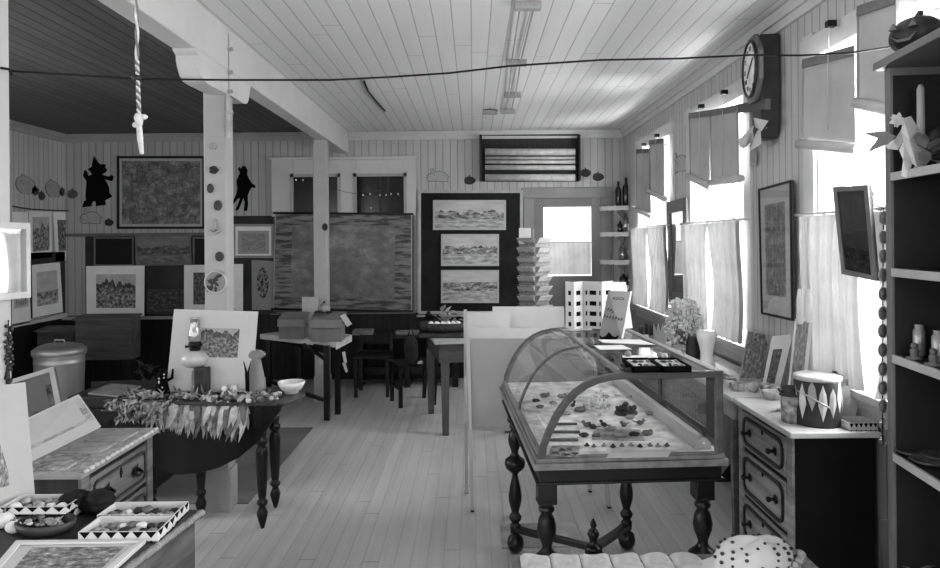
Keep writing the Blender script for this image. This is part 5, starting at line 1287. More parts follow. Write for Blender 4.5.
# prints leaning on the window wall
def lean(name, label, pts, dt, board, artm, ins, db, **kw):
    (a, b, c_, d_) = pts; q = [P(*a, dt), P(*b, dt-.04), P(*c_, db-.04), P(*d_, db)]; q[2].z = q[3].z = .803; return picture(name, label, 'print', q, board, artm, ins, .004, **kw)
lean('leaning_print', 'mottled floral print leaning on the window wall, leftmost of the three on the window table', ((748,330),(771,334),(762,384),(739,380)), 4.52, mat_grey, art('dark', .10, .5), (.04,.03,.04,.03), 4.36)
lean('leaning_print', 'white-matted dark print leaning in the middle of the three on the window table', ((772,336),(793,334),(779,391),(761,386)), 4.16, mat_white, art('dark', .04, .3), (.2,.26,.34,.12), 4.06)
lean('leaning_print', 'narrow patterned print leaning rightmost of the three, behind the dish', ((795,319),(813,318),(804,395),(786,391)), 3.76, paper, art('dark', .16, .6), (.12,.04,.2,.04), 3.72)
# white box with zigzag triangles
def zig_tray(name, label, x0, x1, y0, y1, z, h, nt, m_in, group=None, fill=.35):
    t = T(name, label, 'tray', ((x0+x1)/2, (y0+y1)/2, z), group); w = .004
    O('tray_bottom', box(BM(), x0, x1, y0, y1, z, z+.004), m_in, t)
    for nm, q_ in (('front_side',(x0,x1,y0,y0+w)),('back_side',(x0,x1,y1-w,y1)),('left_side',(x0,x0+w,y0+w,y1-w)),('right_side',(x1-w,x1,y0+w,y1-w))):
        s = O(nm, box(BM(), *q_, z+.0, z+h), card_m, t)
        if nm in ('front_side', 'right_side'):
            bm = BM(); L = (x1-x0) if nm == 'front_side' else (y1-y0); n = nt if nm == 'front_side' else max(3, int(nt*(y1-y0)/(x1-x0)))
            for k in range(n):
                a, b = (k+.08)/n*L, (k+.92)/n*L
                if nm == 'front_side': Mx = Matrix(((1,0,0,x0),(0,0,-1,y0),(0,1,0,z),(0,0,0,1)))
                else: Mx = Matrix(((0,0,1,x1),(1,0,0,y0),(0,1,0,z),(0,0,0,1)))
                prism(bm, [(a,h*.97),(b,h*.97),((a+b)/2,h*.42)], .0008, Mx)
                prism(bm, [((a+b)/2-.2*(b-a),0),((a+b)/2+.2*(b-a),0),((a+b)/2,h*.2)], .0008, Mx)
            O('triangle_pattern', bm, black, s)
    return t
a, b = PZ(850,428,DZ), PZ(884,429,DZ)
zig_tray('zigzag_box', 'white box with a row of black triangles at the right end of the dresser', 1.695, 1.825, 3.19, 3.32, DZ, .036, 6, card_m)
bm = BM(); bar(bm, V(1.655,3.26,DZ+.008), V(1.685,3.30,DZ+.012), .012); S('small_twig', bm, mottled, 'short twig lying between the painted pail and the zigzag box', 'twig')
q = [P(845,379,3.37), P(866,378,3.34), V(1.80,3.345,DZ+.001), V(1.70,3.36,DZ+.001)]
cd = T('oval_card', 'pale greeting card with a white oval, standing behind the zigzag box', 'card', (q[2]+q[3])/2)
O('card_face', plate(BM(), q, .003), plain('oval_card_grey', .50, .7, .1, 20), cd)
Mo = frame_mat(q); wq, hq = (q[1]-q[0]).length, (q[0]-q[3]).length
O('oval_patch', prism(BM(), [(wq*.5+wq*.34*math.cos(k*PI/12), hq*.38+hq*.26*math.sin(k*PI/12)) for k in range(24)], .0008, Mo @ Matrix.Translation((0,0,.0004))), card_m, cd)
q = [P(835,371,3.42), P(843,373,3.43), P(846,411,3.40), P(836,411,3.40)]; q[2].z = q[3].z = DZ+.001
S('dark_book', plate(BM(), q, .02), plain('book_dark', .07, .5, .3, 12), 'dark narrow book standing between the painted pail and the oval card', 'book')
# ------------------------------------------------ window table
c = V(P(707,370,4.42).x, 4.42, .80)
vs_ = T('white_vase', 'white waisted vase behind the right corner of the glass case', 'vase', c)
O('vase_body', lathe(BM(), [(.050,0),(.058,.02),(.056,.06),(.044,.11),(.036,.15),(.046,.2),(.060,.25),(.062,.28),(.056,.30),(.05,.30)], c, 24), china, vs_)
O('foot_ring', lathe(BM(), [(.062,-.0),(.064,.012),(.05,.02)], c, 24), china, vs_)
c = V(P(693,345,4.6).x, 4.6, .80)
S('dark_jar', lathe(BM(), [(.035,0),(.045,.03),(.045,.20),(.035,.22),(.035,.24)], c, 18), dark_t, 'tall dark jar behind the white waisted vase', 'jar')
c = V(P(684,350,4.9).x, 4.9, .80)
fl = T('dried_flowers', 'pale fluffy bunch of dried flowers in a pot by the middle window', 'dried flowers', c)
O('pot', lathe(BM(), [(.06,0),(.08,.02),(.085,.12),(.07,.14)], c, 20), pale, fl)
bm = BM(); tb2 = BM()
for k in range(34):
    th = random.random()*2*PI; r = math.sqrt(random.random())*.14; tip = c+V(r*math.cos(th), r*math.sin(th), random.uniform(.2,.46))
    tube(tb2, [c+V(0,0,.1), c.lerp(tip, .6)+V(0,0,.03), tip], .0018, 4)
for k in range(760):
    th = random.random()*2*PI; ph = random.uniform(-.9,1.4); rr = random.uniform(.75,1.0)
    w = .135*(1-.35*max(0, ph-.4))
    ball(bm, c+V(w*math.cos(th)*math.cos(ph*.7)*rr, w*math.sin(th)*math.cos(ph*.7)*rr, .25+.22*math.sin(ph)*rr), random.uniform(.006,.014), seg=5)
O('stems', tb2, mid_t, fl); b_ = O('flower_heads', bm, plain('dried_flower', .78, .8, .35, 40), fl); b_['kind'] = 'stuff'
for lab, px, m, h in (('left one of the three small white bottles with dark necks', 641, pale, .29), ('middle one of the three small white bottles with dark necks', 646.5, china, .31), ('right one of the three small white bottles with dark necks', 651.5, grey_t, .30)):
    c = V(P(px,340,4.75).x, 4.75, .8); t = T('small_bottle', lab, 'bottle', c, 'white bottles on the window table')
    O('body', lathe(BM(), [(.022,0),(.026,.01),(.026,h*.5),(.014,h*.72),(.012,h*.78)], c, 14), m, t)
    O('neck', lathe(BM(), [(.013,h*.76),(.013,h*.98),(.009,h)], c, 12), dark_t, t)
c = V(P(659,345,4.8).x, 4.8, .8); bm = BM()
for s in (-1, 0, 1): leaf(bm, c+V(s*.012,0,0), (s*.06,0,1), .30, .06, V(0,-1,0), .05)
S('folded_paper', bm, card_m, 'white pointed folded paper standing left of the dried flowers', 'paper')
bm = sheet(16, 6, lambda u, v: V(1.44+.16*v, 4.72-.36*u, .805+.05*abs(math.sin(u*9+v*3))*(1-v*.5)))
S('lace_doily', bm, cloth('doily', .7, .2), 'crumpled white lace cloth at the front of the window table by the dried flowers', 'lace cloth')
for k, (x, y) in enumerate(((724,383),(731,386),(737,390),(743,387),(729,381))):
    c = PZ(x, y, .80); S('small_packet', box(BM(), c.x-.03, c.x+.03, c.y-.04, c.y+.04, .80, .815+.012*(k % 3)), [mottled, card_m, mottled, paper, mottled][k], '%s small printed packet from the left on the window table' % ORD[k], 'packet', 'printed packets on the window table', bevel=.003)
# ------------------------------------------------ postcard spinner
sc_ = V(P(533.5,300,6.6).x, 6.6, 0)
sp = T('postcard_rack', 'tall wire postcard rack filled with cards before the back door', 'postcard rack', sc_)
O('pole', tube(BM(), [sc_, sc_+V(0,0,P(533,229,6.6).z)], .012, 8), metal_grey, sp)
bm = BM()
for k in range(3): a = k*2*PI/3+.3; tube(bm, [sc_+V(0,0,.12), sc_+V(.26*math.cos(a), .26*math.sin(a), .012)], .012, 6)
O('tripod_foot', bm, metal_grey, sp)
zrow = [P(533,y,6.6).z for y in (247,256.5,266,275.5,285,294.5,304,313.5)]
faces = []
for f, ang in enumerate((-2.15, -.85, .70, 2.30)):
    n = V(math.cos(ang), math.sin(ang), 0); s = V(-n.y, n.x, 0); cen = sc_+n*.095
    wr = BM()
    for z in zrow: tube(wr, [cen-s*.078+V(0,0,z)+n*.03, cen+s*.078+V(0,0,z)+n*.03], .003, 5); tube(wr, [cen-s*.078+V(0,0,z), cen-s*.078+V(0,0,z)+n*.03], .003, 5); tube(wr, [cen+s*.078+V(0,0,z), cen+s*.078+V(0,0,z)+n*.03], .003, 5)
    for q_ in (-.078, .078): tube(wr, [cen+s*q_+V(0,0,zrow[-1]-.02), cen+s*q_+V(0,0,zrow[0]+.08)], .003, 5)
    O('wire_pockets', wr, metal_grey, sp)
    if f < 2 :
        for k, z in enumerate(zrow):
            q = [cen-s*.082+V(0,0,z+.082)+n*.075, cen+s*.082+V(0,0,z+.082)+n*.075, cen+s*.082+V(0,0,z+.003)+n*.012, cen-s*.082+V(0,0,z+.003)+n*.012]
            if n.y < 0 and (q[1]-q[0]).x < 0: q = [q[1], q[0], q[3], q[2]]
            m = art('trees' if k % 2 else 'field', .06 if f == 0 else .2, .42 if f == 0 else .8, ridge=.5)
            S('postcard', plate(BM(), q, .008), m, '%s postcard from the top on the %s face of the postcard rack' % (ORD[k], ['left, shaded', 'right, bright'][f]), 'postcard', 'postcards in the rack')
a = P(524.5,244,6.5)
q = [P(519,228,6.5), P(531,228,6.5), P(531,244,6.5), P(519,244,6.5)]
O('header_card', plate(BM(), q, .003), plain('header_card', .55, .7), sp, 'blank pale card standing on top')
# ------------------------------------------------ drop-leaf table things
zt = .7445
def at_table(px, py): return PZ(px, py, zt)
c = at_table(195.5, 394.5); 
lm = T('oil_lamp', 'glass oil lamp with a pale font and tall chimney before the matted print', 'oil lamp', c)
O('pedestal', lathe(BM(), [(.058,0),(.06,.008),(.05,.018),(.030,.03),(.022,.06),(.024,.11),(.018,.15),(.022,.17)], c, 24), jar_glass, lm)
O('font', lathe(BM(), [(.02,.165),(.05,.172),(.078,.192),(.086,.215),(.083,.235),(.06,.262),(.03,.272)], c, 24), plain('lamp_font', .50, .25, .12, 14, spec=.6), lm)
bn_ = O('burner', lathe(BM(), [(.03,.268),(.034,.28),(.03,.295),(.04,.30),(.04,.312),(.034,.325)], c, 18), iron, lm)
O('wick_knob', tube(BM(), [c+V(-.03,0,.295), c+V(-.06,0,.295)], [.004,.009], 8), iron, bn_)
O('chimney', lathe(BM(), [(.032,.318),(.042,.345),(.042,.37),(.030,.41),(.026,.47),(.027,.475)], c, 20), jar_glass, lm)
q = [P(174,309,4.375), P(258,311.5,4.375), P(252,392,4.315), P(166,392,4.315)]
picture('matted_print', 'large white-matted print of terraced buildings standing behind the oil lamp', 'matted print', q, mat_white, art('mountain', .05, .42, 12.4, .85), (.35,.22,.20,.42), .005)
c = at_table(202.5, 396); S('small_tin', box(BM(), c.x-.04, c.x+.04, c.y-.03, c.y+.03, zt, zt+.175), plain('tin_dark', .05, .5, .6, 20), 'dark patterned upright tin just behind the oil lamp stem', 'tin', bevel=.004)
c = at_table(291.5, 393)
bw = T('white_bowl', 'white china bowl at the right end of the drop-leaf table', 'bowl', c)
O('bowl_body', lathe(BM(), [(.045,.0),(.046,.012),(.06,.022),(.078,.05),(.083,.072),(.079,.072),(.06,.03),(.03,.018),(.002,.016)], c, 32), china, bw)
c = at_table(256, 393); jm = plain('stone_jug', .24, .6, .12, 8)
jg = T('grey_jug', 'grey cone-shaped jug with a pointed spout on the drop-leaf table', 'jug', c)
O('jug_body', lathe(BM(), [(.062,0),(.064,.02),(.055,.09),(.038,.17),(.030,.21),(.034,.225)], c, 24), jm, jg)
O('spout', prism(BM(), [(-.04,.0),(.035,.0),(.065,.03),(.03,.055),(-.02,.06),(-.045,.03)], .05, Matrix(((1,0,0,c.x),(0,0,1,c.y-.025),(0,1,0,c.z+.21),(0,0,0,1)))), jm, jg, bevel=.01)
bm = BM(); c = at_table(247.5, 397)
tube(bm, [c+V(-.006,0,.04), c+V(-.008,0,.16), c+V(-.022,0,.215)], [.006,.007,.002], 6); tube(bm, [c+V(.006,0,.04), c+V(.006,0,.15), c+V(.024,0,.22)], [.006,.007,.002], 6)
tube(bm, [c+V(.012*math.cos(k*PI/6), 0, .022+.02*math.sin(k*PI/6)) for k in range(13)], .004, 6, cap=False)
S('scissors', bm, iron, 'dark scissors standing open-pointed by the grey jug', 'scissors')
for lab, x in (('left of two small white jars on the drop-leaf table below the matted print', 224.5), ('right of two small white jars on the drop-leaf table below the matted print', 234)):
    c = at_table(x, 396); S('small_jar', lathe(BM(), [(.016,0),(.02,.01),(.02,.05),(.014,.06),(.016,.066)], c, 14), china, lab, 'jar', 'small white jars')
c = at_table(162.5, 396); 
dd = T('dark_figurine', 'black figurine with pale spots and one raised arm left of the oil lamp', 'figurine', c)
bm = lathe(BM(), [(.042,0),(.045,.02),(.03,.08),(.022,.10)], c, 14); ball(bm, c+V(0,0,.125), .026, seg=10); tube(bm, [c+V(.02,0,.09), c+V(.06,0,.11), c+V(.065,0,.165)], [.01,.009,.006], 8); tube(bm, [c+V(-.02,0,.09), c+V(-.045,0,.13)], [.01,.006], 8)
O('body', bm, black, dd)
bm = BM()
for k in range(9): ball(bm, c+V(random.uniform(-.03,.03), -.036+abs(random.gauss(0,.004)), random.uniform(.02,.14)), .006, seg=6)
O('pale_spots', bm, pale, dd)
# garland of dried leaves hung over the front edge
gl = T('leaf_garland', 'garland of dried leaves and flowers draped over the front edge of the drop-leaf table', 'garland', at_table(185, 400))
lfm = [plain('dry_leaf_pale', .55, .7, .3, 25), plain('dry_leaf_grey', .38, .7, .4, 25), plain('dry_leaf_dark', .16, .7, .4, 25)]
nf = V((pb-pa).y, -(pb-pa).x, 0).normalized()
if nf.y > 0: nf = -nf
for idx, m in enumerate(lfm):
    bm = BM()
    for k in range(150):              # moss-like short sprays on the left, toward the corner
        f = random.uniform(-.01,.36); p = pa.lerp(pb, f)+nf*random.uniform(.006,.03)+V(0,0,random.uniform(-.10,.012))
        leaf(bm, p, nf*random.uniform(.1,.7)+V(random.uniform(-.7,.7),0,random.uniform(-1,.1)), random.uniform(.03,.055), random.uniform(.012,.022), nf, random.uniform(.1,.5))
    for k in range(60):              # long drooping leaves
        f = .26+.54*(k+random.random())/60; p = pa.lerp(pb, f)+nf*random.uniform(.006,.03)+V(0,0,random.uniform(-.03,.014))
        ln_ = random.uniform(.11,.19)*(1+.25*(f-.4))
        leaf(bm, p, nf*.18+V(random.uniform(-.35,.3),0,-1), ln_, random.uniform(.026,.045), nf, random.uniform(-.12,.3))
    for k in range(130):              # flowers lying on the top
        f = random.uniform(.06,.92); p = pa.lerp(pb, f)-nf*random.uniform(-.01,.14)+V(0,0,random.uniform(.008,.03))
        if k % 3: leaf(bm, p, V(random.uniform(-1,1),random.uniform(-1,.3),random.uniform(0,.8)), random.uniform(.03,.07), .018, V(0,0,1), random.uniform(0,.5))
        else: ball(bm, p, random.uniform(.010,.024), (1,1,.8), 6, jit=.2)
    g_ = O('leaf_sprays', bm, m, gl, ['pale dried leaves', 'grey dried leaves', 'dark dried leaves'][idx]); g_['kind'] = 'stuff'
# dark dried plant standing in the gloom behind
c = V(P(147,400,6.2).x, 6.2, 0); dp = T('dried_plant', 'dark dried plant in a pot in the gloom behind the drop-leaf table', 'plant', c)
O('pot', lathe(BM(), [(.12,0),(.16,.25),(.17,.3),(.14,.3)], c, 18), plain('pot_dark', .02, .6), dp)
bm = BM()
for k in range(60): leaf(bm, c+V(random.uniform(-.12,.12),random.uniform(-.1,.1),random.uniform(.28,.6)), (random.uniform(-1,1),random.uniform(-1,1),random.uniform(0,1)), .11, .05, V(0,0,1), .3)
O('dry_leaves', bm, plain('dry_plant', .055, .7, .6, 12), dp)
# ------------------------------------------------ chest top
S('table_runner', poly(BM(), [(-1.515,2.71),(-1.515,3.355),(-1.78,3.355),(-1.78,2.71)], .7965, .800), plain('runner_cloth', .36, .8, .3, 25), 'printed cloth runner with a scalloped edge on the carved chest', 'runner')
e = BM()
for k in range(16): ball(e, (-1.508, 2.735+.040*k, .797), .018, (.5,1,.45), 8, jit=.1)
S('scalloped_trim', e, plain('runner_trim', .55, .8, .1, 25), 'knotted white fringe along the front edge of the carved chest', 'fringe')
q = [V(-1.93,2.95,.925), V(-1.93,3.44,.945), V(-1.79,3.38,.801), V(-1.79,2.80,.801)]
picture('folded_print', 'long white folded card with faint sketches leaning at the back of the carved chest', 'print', q, plain('folded_card', .5, .8, .04), art('trees', .10, .5, 2.2, .6), (.03,.06,.03,.26), .004)
for lab, y0, y1, x0 in (('thin booklet lying nearest on the carved chest', 2.74, 2.92, -1.76), ('thin booklet lying in the middle of the carved chest', 2.95, 3.09, -1.74), ('thin booklet lying farthest back on the carved chest', 3.12, 3.27, -1.73)):
    S('booklet', box(BM(), x0, x0+.17, y0, y1, .8005, .808), [mottled, plain('booklet_grey', .34, .7, .2, 20)][y0 > 2.9], lab, 'booklet', 'booklets on the carved chest')
# white mat board at the left edge
q = [P(-16,388,2.24), P(25.5,382,2.36), PZ(36,507,TZ+.001), PZ(-6,520,TZ+.001)]
mat_soft = plain('mat_board_soft', .36, .8, .04, 4, spec=.1)
picture('white_mat', 'tall white mat board with a picture, leaning at the left edge before the chest', 'matted print', q, mat_soft, art('cliff', .06, .40, 5.5, .6), (.0,.22,.50,.22), .005)
# ------------------------------------------------ foreground table trays
ZB = TZ+.0005
def fill_tray(x0, x1, y0, y1, z, what, group, n=(6,2), lab=''):
    for j in range(n[1]):
        for i in range(n[0]):
            r = random.uniform(.011,.017); c = V(x0+(x1-x0)*(i+.5)/n[0]+random.uniform(-.004,.004), y0+(y1-y0)*(j+.5)/n[1]+random.uniform(-.006,.006), z+.004)
            S(what, ball(BM(), c+V(0,0,r*.75), r, (1.15,1,.8), 10, jit=.08), random.choice([pale, mottled, mid_t, dark_t, grey_t, mottled]), '%s %s from the left in the %s row of the %s' % (ORD[i], what, ['front','back','third'][j], lab), what, group)
G3 = 'zigzag trays on the foreground table'
zig_tray('zigzag_tray', 'nearer white cardboard tray with black triangles on the foreground table', -1.126, -.90, 1.997, 2.114, ZB, .032, 6, card_m, G3); fill_tray(-1.112, -.914, 2.01, 2.10, ZB, 'pebble', 'pebbles in the zigzag trays', (7,2), 'nearer zigzag tray')
zig_tray('zigzag_tray', 'farther white cardboard tray with pebbles, by the table corner', -1.138, -.905, 2.120, 2.228, ZB, .032, 6, card_m, G3); fill_tray(-1.124, -.92, 2.133, 2.216, ZB, 'pebble', 'pebbles in the zigzag trays', (7,2), 'farther zigzag tray')
zig_tray('zigzag_tray', 'grey-lit tray with black triangles at the left, raised behind the dark basket', -1.435, -1.235, 2.125, 2.235, ZB+.030, .026, 5, mid_t, G3); fill_tray(-1.42, -1.25, 2.137, 2.223, ZB+.030, 'nutshell', 'nutshells in the left trays', (5,2), 'raised left tray')
zig_tray('zigzag_tray', 'lower left tray directly under the raised tray', -1.43, -1.24, 2.10, 2.235, ZB, .029, 5, mid_t, G3)
c = PZ(46, 532, TZ)
bk = T('dark_basket', 'small dark basket of trinkets in front of the left trays', 'basket', c)
O('basket_body', lathe(BM(), [(.055,0),(.07,.015),(.075,.035),(.068,.035),(.05,.01),(.002,.008)], c, 22, sx=1.15, sy=.8), dark_t, bk)
for k in range(9): S('trinket', blob(BM(), c+V((k%5-2)*.022, (k//5-.5)*.03, .022), .017, 4), [mottled, dark_t, mid_t, grey_t][k % 4], '%s trinket from the left in the %s of the small dark basket' % (ORD[k%5], ['front', 'back'][k//5]), 'trinket', 'trinkets in the dark basket')
bm = BM(); c = PZ(86, 517, TZ)
for k in range(8): ball(bm, c+V(random.uniform(-.06,.05), random.uniform(.0,.06), .025+random.uniform(0,.03)), .034, (1.2,1,.8), 10, jit=.05)
S('dark_cloth_bag', bm, plain('bag_dark', .012, .9, .4, 20), 'crumpled black cloth bag between the left and right trays', 'bag')
for k, (x, y, r, m) in enumerate(((4,528,.028,pale),(12,521,.018,dark_t),(3,514,.02,dark_t),(14,533,.022,pale),(20,524,.016,mottled))):
    c = PZ(x, y, TZ); c.x = max(c.x, -1.47); gd = T('gourd', ['large pale gourd at the left edge of the foreground table', 'small dark gourd right of the large pale gourd', 'dark gourd behind the large pale gourd', 'pale gourd nearest the dark basket', 'small mottled gourd touching the dark basket'][k], 'gourd', c, 'gourds on the foreground table')
    O('gourd_body', ball(BM(), c+V(0,0,r*.85), r, (1.1,1,.85), 12), m, gd); O('stalk', tube(BM(), [c+V(0,0,r*1.6), c+V(.004,0,r*2.1)], [.005,.003], 6), mid_t, gd)
q = [PZ(16,543,TZ+.006), PZ(146,541.5,TZ+.006), PZ(100,583,TZ+.006), PZ(-20,586,TZ+.006)]
for v in q: v.x = max(v.x, -1.495)
picture('flat_print', 'framed print lying flat at the front of the foreground table', 'framed print', q, mat_white, art('dark', .08, .6, 4.9, .5), (.16,.14,.12,.2), .004, mat_white, .018, .006)
# ------------------------------------------------ table of boxes
def gift_box(label, x0, x1, y0, y1, d, dep, m, flap=True):
    a, b = P(x0,y1,d), P(x1,y1,d); z0, z1 = tz+.0005, P(x0,y0,d).z; t = T('cardboard_box', label, 'box', ((a.x+b.x)/2, d+dep/2, z0), 'boxes on the slim table')
    O('box_body', box(BM(), a.x, b.x, d, d+dep, z0, z0+(z1-z0)*.55), m, t)
    bm = BM(); w = .02
    hexa(bm, [V(a.x-.012,d-.02,z0+(z1-z0)*.50), V(b.x+.012,d-.02,z0+(z1-z0)*.50), V(b.x+.012,d+dep+.01,z1-.02), V(a.x-.012,d+dep+.01,z1-.02), V(a.x-.012,d-.01,z0+(z1-z0)*.78), V(b.x+.012,d-.01,z0+(z1-z0)*.78), V(b.x+.012,d+dep+.01,z1), V(a.x-.012,d+dep+.01,z1)])
    O('box_lid', bm, plain('lid_'+label[:5], .20, .7, .1, 8), t)
bxm = plain('box_grey', .17, .7, .15, 8)
gift_box('left grey cardboard box with a slanted lid on the slim table', 279, 304, 314, 333, 6.86, .2, bxm)
gift_box('right grey cardboard box on the slim table, under the toy pumpkin', 311, 341, 314, 335.5, 6.66, .22, bxm)
a = P(318,312,6.8)
q = [P(302,297,7.15), P(318,297,7.15), P(318,329,7.12), P(302,329,7.12)]; q[2].z = q[3].z = tz+.001
S('small_sign', plate(BM(), q, .004), plain('sign_pale', .40, .7), 'small pale blank sign standing behind the boxes by the farther post', 'sign')
zb2 = P(324,313,6.78).z; c = V(P(324,310,6.78).x, 6.78, zb2)
tp_ = T('toy_pumpkin', 'small grey toy pumpkin with dark bow sitting on the right box', 'toy pumpkin', c)
O('pumpkin_body', ball(BM(), c+V(0,0,.045), .058, (1.05,1,.85), 14), plain('toy_pumpkin', .26, .6, .25, 20), tp_)
O('stalk', tube(BM(), [c+V(0,0,.09), c+V(.005,0,.115)], [.012,.008], 8), dark_t, tp_)
bm = BM()
for x, m in ((-.06,0),(.06,0),(-.02,0),(.03,0)): blob(bm, c+V(x,-.04,-.002), .03, 4)
O('bow', bm, dark_t, tp_)
for lab, q_, d in (('white tag hanging at the right of the boxes', ((340,316),(345,313.5),(352,324),(347,327)), 6.66), ('upper white strip hanging from the corner of the slim table', ((342,352),(345,351.5),(347,363),(344,364)), 6.6), ('lower white strip hanging from the corner of the slim table', ((342,363),(345,362),(348,371),(346,373)), 6.6)):
    S('paper_tag', plate(BM(), [P(x,y,d) for x, y in q_], .003), card_m, lab, 'tag', 'tags on the slim table')
# ------------------------------------------------ basket table
c = V(P(443,335,6.4).x, 6.4, .8125)
bs = T('flat_basket', 'flat dark basket stack holding white eggs on the small deep-aproned table', 'basket', c)
O('lower_tray', box(BM(), c.x-.20, c.x+.26, 6.25, 6.62, .8125, .855), dark_t, bs, bevel=.01)
O('basket_body', lathe(BM(), [(.18,.045),(.215,.07),(.225,.12),(.215,.125),(.19,.07),(.002,.06)], c+V(.02,.03,0), 28, sx=1.05, sy=.8), plain('basket_weave', .05, .6, .7, 40), bs)
for k, x in enumerate((431,437,443,448,453,458)):
    p = V(P(x,320,6.33).x, 6.33, c.z+.12); S('white_egg', ball(BM(), p, .022, (1.2,1,1), 10), china, '%s white egg from the left along the rim of the flat dark basket' % ORD[k], 'egg', 'white eggs in the flat basket')
bm = BM()
for k in range(22):
    p = V(P(437+k*1.1,310,6.45).x, 6.45+random.uniform(-.05,.05), c.z+.13+random.uniform(0,.09)); leaf(bm, p, (random.uniform(-1,1),random.uniform(-.6,.2),random.uniform(-.3,.6)), .10, .06, V(0,0,1), .4)
S('tissue_paper', bm, cloth('tissue', .45, .2, var=.5), 'crumpled tissue paper heaped on the flat dark basket', 'tissue paper')
# bag and books on the bench
for lab, x0, x1, y, h in (('left pale book lying on the dark bench', 353, 372, 333, .05), ('right thin pale book lying on the dark bench', 396, 418, 334, .03)):
    a, b = P(x0,y,8.1), P(x1,y,8.1); S('closed_book', box(BM(), a.x, b.x, 8.06, 8.26, .6055, .6055+h), plain('book_pale%d' % x0, .22, .7, .1), lab, 'book', 'books on the dark bench')
bm = BM(); c = P(411,350,7.12)
ball(bm, c, .10, (.75,.5,1.5), 12, jit=.06); tube(bm, [c+V(-.03,0,.14), c+V(0,0,.24), c+V(.03,0,.14)], .008, 6)
S('cloth_bag', bm, plain('bag_grey', .05, .9, .4, 8), 'dark cloth bag hanging on the chair left of the basket table', 'bag')
S('bag_tassel', blob(BM(), P(420,364,6.98), .035, 6), pale, 'pale fluffy tassel hanging below the dark cloth bag', 'tassel')
# ------------------------------------------------ shelf unit things
def on_shelf(px, k, depth=.11):
    """point on shelf k (0 top .. 4 bottom), depth m behind its front edge, under picture column px"""
    z = su_z[k] if k >= 0 else su_top+.028
    e0 = MS @ V(depth, 0, 0); dirv = (MS @ V(depth, -1, 0))-e0
    a, b = ray(px, 300); t = (e0.x-a*e0.y)/(a*dirv.y-dirv.x); p = e0+dirv*t; return V(p.x, p.y, z+.001)
c = on_shelf(920, -1, .075)
pk = T('carved_pumpkin', 'dark carved pumpkin with a grinning face on top of the shelf unit', 'pumpkin', c)
bm = BM(); n = 40; rows = []
for j in range(13):
    ph = -PI/2+PI*j/12; rows.append([bm.verts.new(c+V(0,0,.066)+V(.088*math.cos(ph)*math.cos(t_)*(1-.07*abs(math.sin(5*t_))), .088*math.cos(ph)*math.sin(t_)*(1-.07*abs(math.sin(5*t_))), .066*math.sin(ph))) for t_ in [2*PI*k/n for k in range(n)]])
for a, b in zip(rows, rows[1:]):
    for k in range(n): bm.faces.new((a[k], a[(k+1)%n], b[(k+1)%n], b[k])).smooth = True
bmesh.ops.remove_doubles(bm, verts=bm.verts[:], dist=1e-4)
O('pumpkin_body', bm, plain('pumpkin_dark', .035, .4, .3, 10), pk)
O('stalk', tube(BM(), [c+V(0,0,.125), c+V(.01,0,.15)], [.014,.010], 8), dark_t, pk)
cut = plain('carved_cut', .14, .6)
nd = V(-.86,-.5,0); sd_ = V(.5,-.86,0)
for nm, (u, z), pts in (('carved_eye', (-.035,.09), [(-.014,-.008),(.014,-.008),(0,.014)]), ('carved_eye', (.03,.09), [(-.014,-.008),(.014,-.008),(0,.014)]), ('carved_mouth', (0,.05), [(-.045,.012),(-.02,-.004),(.02,-.004),(.045,.012),(.02,-.014),(-.02,-.014)])):
    Mx = Matrix(((sd_.x,0,nd.x,c.x+sd_.x*u+nd.x*.078),(sd_.y,0,nd.y,c.y+sd_.y*u+nd.y*.078),(0,1,0,c.z+z),(0,0,0,1))); O(nm, prism(BM(), pts, .012, Mx), cut, pk)
# white ribbon bow, cloth cone and candle on the top shelf
c = on_shelf(912, 0, .10); rb = cloth('satin_ribbon', .66, .1)
bo = T('ribbon_bow', 'big white ribbon bow with long tails on the upper shelf of the shelf unit', 'bow', on_shelf(910, 0, .03))
dd0 = on_shelf(906, 0, .0).y-.015
def drape(bm, px, lift):
    p = [P(x, y, dd0+.006*math.sin(i*2.1)) for i, (x, y) in enumerate(px)]; m = sum(p, V(0,0,0))/len(p)+V(-lift,-lift,0)
    v = [bm.verts.new(x) for x in p]; mv = bm.verts.new(m)
    for i in range(len(v)): bm.faces.new((v[i], v[(i+1)%len(v)], mv))
    return bm
for px, li in (([(904,118),(911,116),(918,127),(922,142),(927,165),(917,167),(911,163),(905,150),(901,130)], .03), ([(904,140),(911,150),(912,165),(907,178),(901,176),(903,160),(899,150)], .015), ([(902,128),(904,140),(898,150),(888,149),(885,145),(896,138)], .015)):
    O('ribbon_fold', drape(BM(), px, li), rb, bo)
O('ribbon_tail', drape(BM(), [(896,136),(884,131),(864,133),(878,138),(868,152),(888,144)], .01), plain('ribbon_shade', .3, .8), bo)
bm = BM(); f = P(898,120,dd0-.03)
for k in range(9): leaf(bm, f, (math.cos(k*.7), -.5+.5*(k % 2), math.sin(k*.7)), .024, .02, V(0,-1,0), .5)
O('ribbon_flower', bm, rb, bo)
c = on_shelf(922.5, 0, .055); S('shelf_candle', lathe(BM(), [(.02,0),(.022,.01),(.013,.02),(.012,.27),(.006,.285)], c, 14), plain('candle_grey', .34, .5, .1), 'tall grey candle behind the white ribbon bow on the shelf unit', 'candle')
c = on_shelf(940, 0, .11); bm = ball(BM(), c+V(0,0,.072), .048, (1,1,1.5), 14); S('dark_round_vase', bm, dark_t, 'dark round vase at the right of the upper shelf', 'vase')
c = on_shelf(931, 0, .06); bm = BM()
for k in range(10): leaf(bm, c+V(random.uniform(-.02,.03),0,random.uniform(.0,.08)), (random.uniform(-.5,1),-.4,random.uniform(-.1,.6)), .08, .04, V(0,0,1), .3)
S('striped_cloth', bm, grey_t, 'grey folded cloth right of the white ribbon bow', 'cloth')
